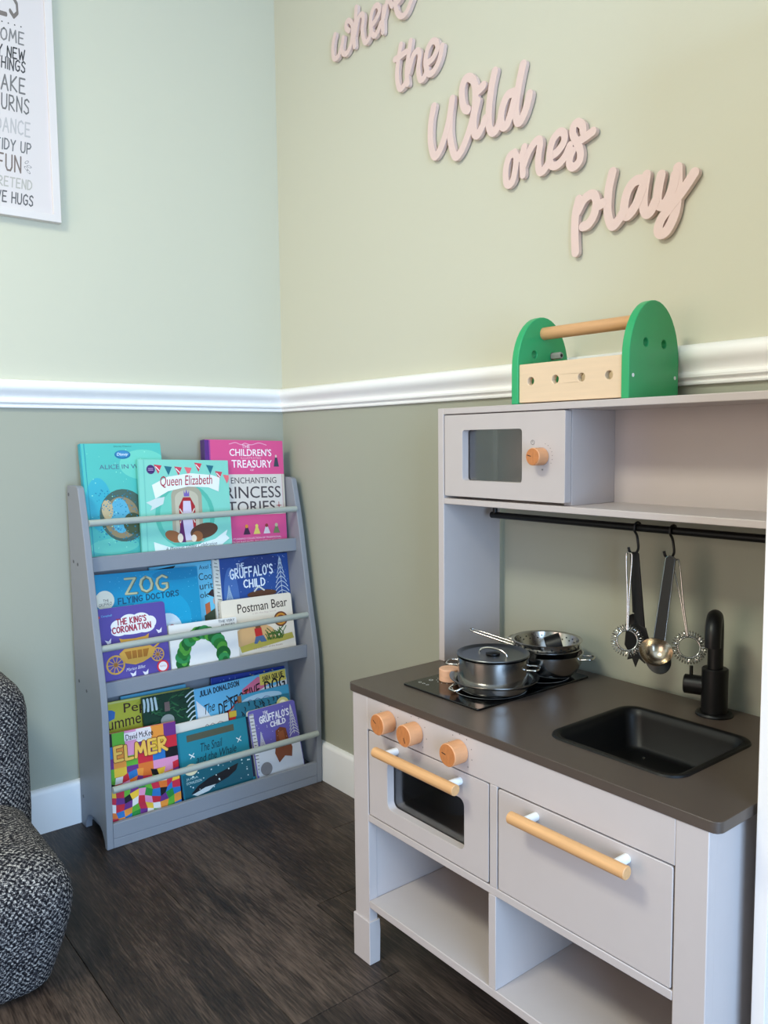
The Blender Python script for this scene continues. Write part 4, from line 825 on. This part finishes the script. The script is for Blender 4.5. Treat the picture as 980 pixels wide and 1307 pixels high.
# ------------------------------------------------------------------ wooden words on the right wall
WORDS = {'where': [[(0.3068, 1.9755), (0.2987, 1.9578), (0.2968, 1.9342), (0.3040, 1.9184), (0.3216, 1.9200), (0.3370, 1.9401), (0.3423, 1.9545)], [(0.3423, 1.9545), (0.3368, 1.9333), (0.3413, 1.9179), (0.3565, 1.9131), (0.3737, 1.9264), (0.3808, 1.9490), (0.3801, 1.9711), (0.3673, 1.9855), (0.3564, 1.9837), (0.3561, 1.9720), (0.3667, 1.9621)], [(0.3974, 2.0042), (0.3931, 1.9694), (0.3877, 1.9413), (0.3883, 1.9170)], [(0.3901, 1.9438), (0.4055, 1.9745), (0.4201, 1.9793), (0.4255, 1.9665), (0.4204, 1.9421), (0.4301, 1.9120), (0.4443, 1.9116), (0.4576, 1.9262)], [(0.4561, 1.9382), (0.4757, 1.9467), (0.4880, 1.9611), (0.4806, 1.9753), (0.4652, 1.9736), (0.4548, 1.9550), (0.4559, 1.9285), (0.4668, 1.9120), (0.4806, 1.9157), (0.4929, 1.9303)], [(0.5043, 1.9609), (0.5006, 1.9369), (0.5001, 1.9076)], [(0.5028, 1.9392), (0.5128, 1.9606), (0.5205, 1.9733), (0.5298, 1.9601), (0.5349, 1.9517)], [(0.5454, 1.9506), (0.5635, 1.9556), (0.5774, 1.9684), (0.5715, 1.9832), (0.5562, 1.9835), (0.5466, 1.9657), (0.5503, 1.9360), (0.5665, 1.9165), (0.5858, 1.9171), (0.6050, 1.9370)]],
 'the': [[(0.5646, 1.8554), (0.5549, 1.8243), (0.5503, 1.7912), (0.5582, 1.7625), (0.5726, 1.7615), (0.5839, 1.7702)], [(0.5425, 1.8313), (0.5617, 1.8307), (0.5822, 1.8333)], [(0.5990, 1.8503), (0.5906, 1.8178), (0.5852, 1.7885), (0.5879, 1.7620)], [(0.5912, 1.7864), (0.6070, 1.8149), (0.6233, 1.8213), (0.6300, 1.8081), (0.6249, 1.7839), (0.6305, 1.7574), (0.6431, 1.7562), (0.6552, 1.7702)], [(0.6519, 1.7820), (0.6742, 1.7876), (0.6883, 1.8019), (0.6842, 1.8174), (0.6698, 1.8222), (0.6555, 1.8095), (0.6491, 1.7876), (0.6551, 1.7642), (0.6679, 1.7567), (0.6857, 1.7655), (0.6978, 1.7821), (0.7034, 1.8008)]],
 'Wild': [[(0.6748, 1.6849), (0.6656, 1.6533), (0.6644, 1.6132), (0.6753, 1.5806), (0.6908, 1.5841), (0.7093, 1.6089), (0.7249, 1.6437), (0.7344, 1.6813)], [(0.7344, 1.6813), (0.7266, 1.6404), (0.7277, 1.6007), (0.7415, 1.5625), (0.7590, 1.5653), (0.7796, 1.5913), (0.7950, 1.6223), (0.8030, 1.6524), (0.8022, 1.6877), (0.7895, 1.7061), (0.7738, 1.7082), (0.7644, 1.6922), (0.7655, 1.6671), (0.7724, 1.6498), (0.7817, 1.6441)], [(0.8006, 1.6896), (0.8097, 1.6739), (0.8265, 1.6782)], [(0.8097, 1.6529), (0.7989, 1.6211), (0.8005, 1.5934), (0.8096, 1.5858), (0.8214, 1.5954), (0.8319, 1.6110)], [(0.8584, 1.6950), (0.8487, 1.6641), (0.8426, 1.6263), (0.8427, 1.5944), (0.8518, 1.5789), (0.8639, 1.5814), (0.8750, 1.5978)], [(0.9092, 1.6376), (0.8929, 1.6365), (0.8794, 1.6174), (0.8758, 1.5949), (0.8821, 1.5804), (0.8935, 1.5830), (0.9039, 1.6019), (0.9121, 1.6225)], [(0.9337, 1.6814), (0.9226, 1.6446), (0.9157, 1.6085), (0.9183, 1.5820), (0.9265, 1.5769), (0.9377, 1.5888), (0.9473, 1.6086), (0.9507, 1.6201)]],
 'ones': [[(0.9129, 1.5220), (0.8980, 1.5179), (0.8893, 1.4964), (0.8900, 1.4723), (0.8973, 1.4640), (0.9081, 1.4700), (0.9145, 1.4898), (0.9173, 1.5105), (0.9129, 1.5220)], [(0.9159, 1.5066), (0.9291, 1.5094), (0.9354, 1.5183)], [(0.9377, 1.5251), (0.9335, 1.5019), (0.9345, 1.4740)], [(0.9356, 1.4907), (0.9464, 1.5089), (0.9605, 1.5239), (0.9739, 1.5294), (0.9779, 1.5190), (0.9734, 1.4932), (0.9763, 1.4706), (0.9847, 1.4678), (0.9956, 1.4759), (1.0023, 1.4854)], [(1.0023, 1.4895), (1.0210, 1.4946), (1.0354, 1.5077), (1.0352, 1.5224), (1.0246, 1.5280), (1.0101, 1.5190), (1.0017, 1.4979), (1.0037, 1.4768), (1.0132, 1.4698), (1.0266, 1.4718), (1.0396, 1.4814), (1.0498, 1.4966)], [(1.0790, 1.5139), (1.0769, 1.5244), (1.0672, 1.5328), (1.0576, 1.5292), (1.0563, 1.5147), (1.0651, 1.4982), (1.0734, 1.4801), (1.0719, 1.4637), (1.0585, 1.4559), (1.0492, 1.4628), (1.0501, 1.4745), (1.0561, 1.4849)], [(1.0697, 1.4989), (1.0852, 1.5023), (1.1011, 1.5070)]],
 'play': [[(1.0706, 1.3951), (1.0635, 1.3689), (1.0626, 1.3317), (1.0643, 1.3014)], [(1.0675, 1.3733), (1.0833, 1.3929), (1.1012, 1.3970), (1.1102, 1.3833), (1.1050, 1.3598), (1.0922, 1.3463), (1.0806, 1.3445)], [(1.1084, 1.3725), (1.1240, 1.3762)], [(1.1437, 1.4250), (1.1363, 1.3963), (1.1348, 1.3584), (1.1436, 1.3334), (1.1544, 1.3363), (1.1679, 1.3510)], [(1.2085, 1.3960), (1.1910, 1.3980), (1.1763, 1.3854), (1.1693, 1.3608), (1.1726, 1.3437), (1.1839, 1.3475), (1.1961, 1.3621), (1.2050, 1.3822)], [(1.2127, 1.4023), (1.2081, 1.3716), (1.2086, 1.3482), (1.2146, 1.3377), (1.2231, 1.3412), (1.2308, 1.3541)], [(1.2411, 1.3950), (1.2360, 1.3722), (1.2350, 1.3531), (1.2428, 1.3446), (1.2532, 1.3501), (1.2637, 1.3703), (1.2673, 1.3883)], [(1.2717, 1.3990), (1.2725, 1.3634), (1.2687, 1.3287), (1.2556, 1.3040), (1.2432, 1.2985), (1.2374, 1.3065), (1.2427, 1.3224), (1.2563, 1.3362), (1.2749, 1.3534), (1.2879, 1.3667), (1.3019, 1.3830)]]}
PINK = mat('pale_pink_wood', (226, 200, 192), .55)
WR = {'where': .0064, 'the': .0070, 'Wild': .0089, 'ones': .0077, 'play': .0086}
POS = {'where': 'nearest the ceiling and the corner', 'the': 'second from the top', 'Wild': 'the largest, in the middle', 'ones': 'fourth from the top', 'play': 'lowest, above the toolbox'}
for wd, strokes in WORDS.items():
    mb = MB(); r = WR[wd]; k = 0
    for st in strokes:
        pr = ribbon(crom(st, 7), r, 6); k += 1; yb_ = -.0030 + .00003 * k
        vs = []
        for j, (l, q) in enumerate(pr):
            yf = -.0110 - .00006 * k - .0007 * j / len(pr); vs += [(l.x, yf, l.y), (q.x, yf, q.y), (l.x, yb_, l.y), (q.x, yb_, q.y)]
        fs = []
        for i in range(len(pr) - 1):
            a, c = 4 * i, 4 * i + 4; fs += [(a, a + 1, c + 1, c), (a + 2, c + 2, c + 3, a + 3), (a, c, c + 2, a + 2), (a + 1, a + 3, c + 3, c + 1)]
        mb.add(vs, fs)
    xs_ = [v[0] for v in mb.v]; zs_ = [v[2] for v in mb.v]
    ob = mb.build('wooden_word', PINK, None, smooth=35)
    cx_, cz_ = (min(xs_) + max(xs_)) / 2, min(zs_)
    for v in ob.data.vertices: v.co = (v.co.x - cx_, v.co.y, v.co.z - cz_)
    ob.location = (cx_, 0, cz_)
    tag(ob, "pale pink wooden script word '%s' on the right wall, %s" % (wd, POS[wd]), 'wall word', 'wooden words on the right wall')
    st_ = MB()
    for q in (.3, .7):
        x = min(xs_) + q * (max(xs_) - min(xs_))
    pts = [strokes[0][len(strokes[0]) // 2], strokes[-1][len(strokes[-1]) // 2]]
    for x, z in pts: st_.cyl((x - cx_, -.0002, z - cz_), (x - cx_, -.0040, z - cz_), .005, n=12)
    st_.build('sticky_pad', WPL, ob, local=True)

# ------------------------------------------------------------------ framed print on the left wall
FRM = mat('white_frame', (222, 214, 210), .4); PRT = mat('poster_paper', (216, 207, 204), .45)
py0, py1, pz0, pz1 = -1.078, -.6130, 1.482, 2.130
po = thing('framed_print', 'white framed print of hand lettered play rules, top left of the left wall', 'picture frame', (0, (py0 + py1) / 2, pz0))
fw = .0175
MB().plate([(py0, pz0), (py1, pz0), (py1, pz1), (py0, pz1)], [[(py0 + fw, pz0 + fw), (py1 - fw, pz0 + fw), (py1 - fw, pz1 - fw), (py0 + fw, pz1 - fw)]], YZ, .0005, .0195).build('frame', FRM, po, bevel=.0008)
bx(.0006, .0120, py0 + fw + .0001, py1 - fw - .0001, pz0 + fw + .0001, pz1 - fw - .0001).build('print', PRT, po, smooth=False)
rows = [('RULES', -.688, 2.002, 1.928, .028, (120, 110, 104), .07), ('WELCOME', -.6788, 1.8978, 1.8717, .0172, (128, 124, 122), .07), ('TRY NEW', -.6788, 1.8597, 1.8365, .0132, (50, 48, 48), .075), ('THINGS', -.6788, 1.834, 1.8096, .0132, (66, 64, 64), .075),
        ('TAKE', -.681, 1.7957, 1.763, .0190, (116, 112, 110), .065), ('TURNS', -.6745, 1.752, 1.719, .0172, (106, 102, 100), .06), ('DANCE', -.6745, 1.6997, 1.6694, .0162, (184, 178, 176), .07), ('TIDY UP', -.6745, 1.6535, 1.630, .0142, (108, 106, 106), .07),
        ('FUN', -.6986, 1.6194, 1.584, .0205, (120, 104, 96), .06), ('PRETEND', -.6767, 1.5688, 1.548, .0132, (178, 172, 162), .075), ('GIVE HUGS', -.6753, 1.5357, 1.5120, .0134, (96, 92, 92), .075)]
random.seed(3)
lt = MB(); lm = []
for txt, yr, zt_, zb2, pitch, colr, rr in rows:
    st, wd = stroke_text(txt, rr); n = len(txt); sc = pitch / .80
    m_ = C(colr, .6)
    if m_ not in lm: lm.append(m_)
    mi = lm.index(m_); Wt = wd * sc
    for jj, pr in enumerate(st):
        vs = []
        for l, q in pr:
            for t in (l, q): vs.append((.01215 + (jj % 7) * 8e-6, yr - Wt + t.x * sc + t.y * .002, zb2 + t.y * (zt_ - zb2)))
        lt.add(vs, [(2 * i, 2 * i + 1, 2 * i + 3, 2 * i + 2) for i in range(len(pr) - 1)], mi)
dk = C((40, 38, 38), .6); lm.append(dk); mi = len(lm) - 1
for i in range(12): lt.add([(.01215, -.6825 - .0135 * i + u, 1.9105 + v) for u, v in circ(0, 0, .0016, 8)], [tuple(range(8))], mi)
gm = C((120, 116, 116), .6); lm.append(gm); mi = len(lm) - 1
for j, (cy_, cz_, an) in enumerate(((-.684, 1.610, 40), (-.679, 1.601, -10), (-.686, 1.596, 130), (-.681, 1.589, -50))):
    aa_ = radians(an); ov = [(cy_ + .0055 * cos(t) * cos(aa_) - .0028 * sin(t) * sin(aa_), cz_ + .0055 * cos(t) * sin(aa_) + .0028 * sin(t) * cos(aa_)) for t in [2 * pi * i / 14 for i in range(14)]]
    iv = [(cy_ + (a - cy_) * .72, cz_ + (q - cz_) * .72) for a, q in ov]
    lt.add([(.01215, a, q) for a, q in ov + iv], [(i, (i + 1) % 14, 14 + (i + 1) % 14, 14 + i) for i in range(14)], mi)
lt.build('lettering', lm, po, smooth=False)

# ------------------------------------------------------------------ armchair in black and white tweed
def tweed():
    m = bpy.data.materials.new('salt_pepper_tweed'); m.use_nodes = True; nt = m.node_tree; b = nt.nodes['Principled BSDF']; L = nt.links.new
    tc = nt.nodes.new('ShaderNodeTexCoord')
    def nz(sc, rot=(0, 0, 0), det=2):
        mp = nt.nodes.new('ShaderNodeMapping'); mp.inputs['Scale'].default_value = sc; mp.inputs['Rotation'].default_value = rot
        n = nt.nodes.new('ShaderNodeTexNoise'); n.inputs['Scale'].default_value = 1; n.inputs['Detail'].default_value = det; L(tc.outputs['Object'], mp.inputs[0]); L(mp.outputs[0], n.inputs['Vector']); return n.outputs[0]
    def M(op, a, b=None, c=None):
        x = nt.nodes.new('ShaderNodeMath'); x.operation = op
        for i, v in enumerate((a, b, c)):
            if v is None: continue
            if isinstance(v, (int, float)): x.inputs[i].default_value = v
            else: L(v, x.inputs[i])
        return x.outputs[0]
    g = nt.nodes.new('ShaderNodeNewGeometry'); sn = nt.nodes.new('ShaderNodeSeparateXYZ'); L(g.outputs['True Normal'], sn.inputs[0]); so = nt.nodes.new('ShaderNodeSeparateXYZ'); L(tc.outputs['Object'], so.inputs[0])
    ax, ay, az = [M('ABSOLUTE', sn.outputs[i]) for i in range(3)]; X, Y, Z = [so.outputs[i] for i in range(3)]
    fx = M('GREATER_THAN', ax, ay); fz = M('GREATER_THAN', az, .72)
    fx = M('MULTIPLY', fx, M('SUBTRACT', 1, fz))
    U = M('ADD', M('MULTIPLY', fx, Y), M('MULTIPLY', M('SUBTRACT', 1, fx), X)); V = M('ADD', M('MULTIPLY', fz, Y), M('MULTIPLY', M('SUBTRACT', 1, fz), Z))
    wb = nz((90, 90, 90)); w2 = nz((75, 75, 75), (1, 2, 3))
    U = M('MULTIPLY_ADD', wb, .006, U); V = M('MULTIPLY_ADD', w2, .006, V)
    wv = M('MULTIPLY', M('SINE', M('MULTIPLY', U, 6.2832 / .0094)), M('SINE', M('MULTIPLY', V, 6.2832 / .0120)))
    fib = nz((650, 650, 300), det=2); thr = nz((170, 170, 420), det=2)
    s1 = M('MULTIPLY_ADD', wv, .085, M('MULTIPLY', M('ADD', fib, thr), .5))
    mx = nt.nodes.new('ShaderNodeMath'); mx.operation = 'ADD'; L(s1, mx.inputs[0]); mx.inputs[1].default_value = 0.03
    cr = nt.nodes.new('ShaderNodeValToRGB'); cr.color_ramp.elements[0].position = .48; cr.color_ramp.elements[0].color = (*lin((22, 22, 26)), 1); cr.color_ramp.elements[1].position = .67; cr.color_ramp.elements[1].color = (*lin((192, 186, 178)), 1)
    e = cr.color_ramp.elements.new(.56); e.color = (*lin((78, 76, 80)), 1)
    L(mx.outputs[0], cr.inputs[0]); L(cr.outputs[0], b.inputs['Base Color']); b.inputs['Roughness'].default_value = .95; b.inputs['Specular IOR Level'].default_value = .15
    bp = nt.nodes.new('ShaderNodeBump'); bp.inputs['Strength'].default_value = .9; bp.inputs['Distance'].default_value = .003; L(mx.outputs[0], bp.inputs['Height']); L(bp.outputs[0], b.inputs['Normal'])
    return m
TWD = tweed()
ch = thing('armchair', 'low rounded armchair in black and white tweed at the left edge', 'armchair', (.40, -1.25, 0))
def cushion(x0, x1, y0, y1, r, levels, name):
    rings = []
    for z, i in levels: rings.append([(a, q, z) for a, q in rrect(x0 + i, x1 - i, y0 + i, y1 - i, max(r - i * .3, .02), 12)])
    return MB().loft(rings).build(name, TWD, ch, smooth=80)
cushion(.09, .658, -1.62, -.829, .060, [(.004, .060), (.006, .044), (.014, .036), (.040, .028), (.08, .016), (.13, .004), (.165, 0), (.190, .004), (.210, .013), (.226, .028), (.238, .048), (.246, .075), (.251, .11), (.254, .16)], 'seat')
cushion(.04, .345, -1.62, -.811, .075, [(.12, .03), (.125, .008), (.14, .002), (.2, 0), (.41, 0), (.435, .004), (.455, .014), (.470, .028), (.481, .046), (.488, .068), (.491, .095)], 'backrest')
for x, y in ((.15, -1.54), (.15, -.93), (.56, -1.54), (.56, -.95)): MB().cyl((x, y, 0), (x, y, .03), .018, .022, n=16).build('leg', BLK, ch)
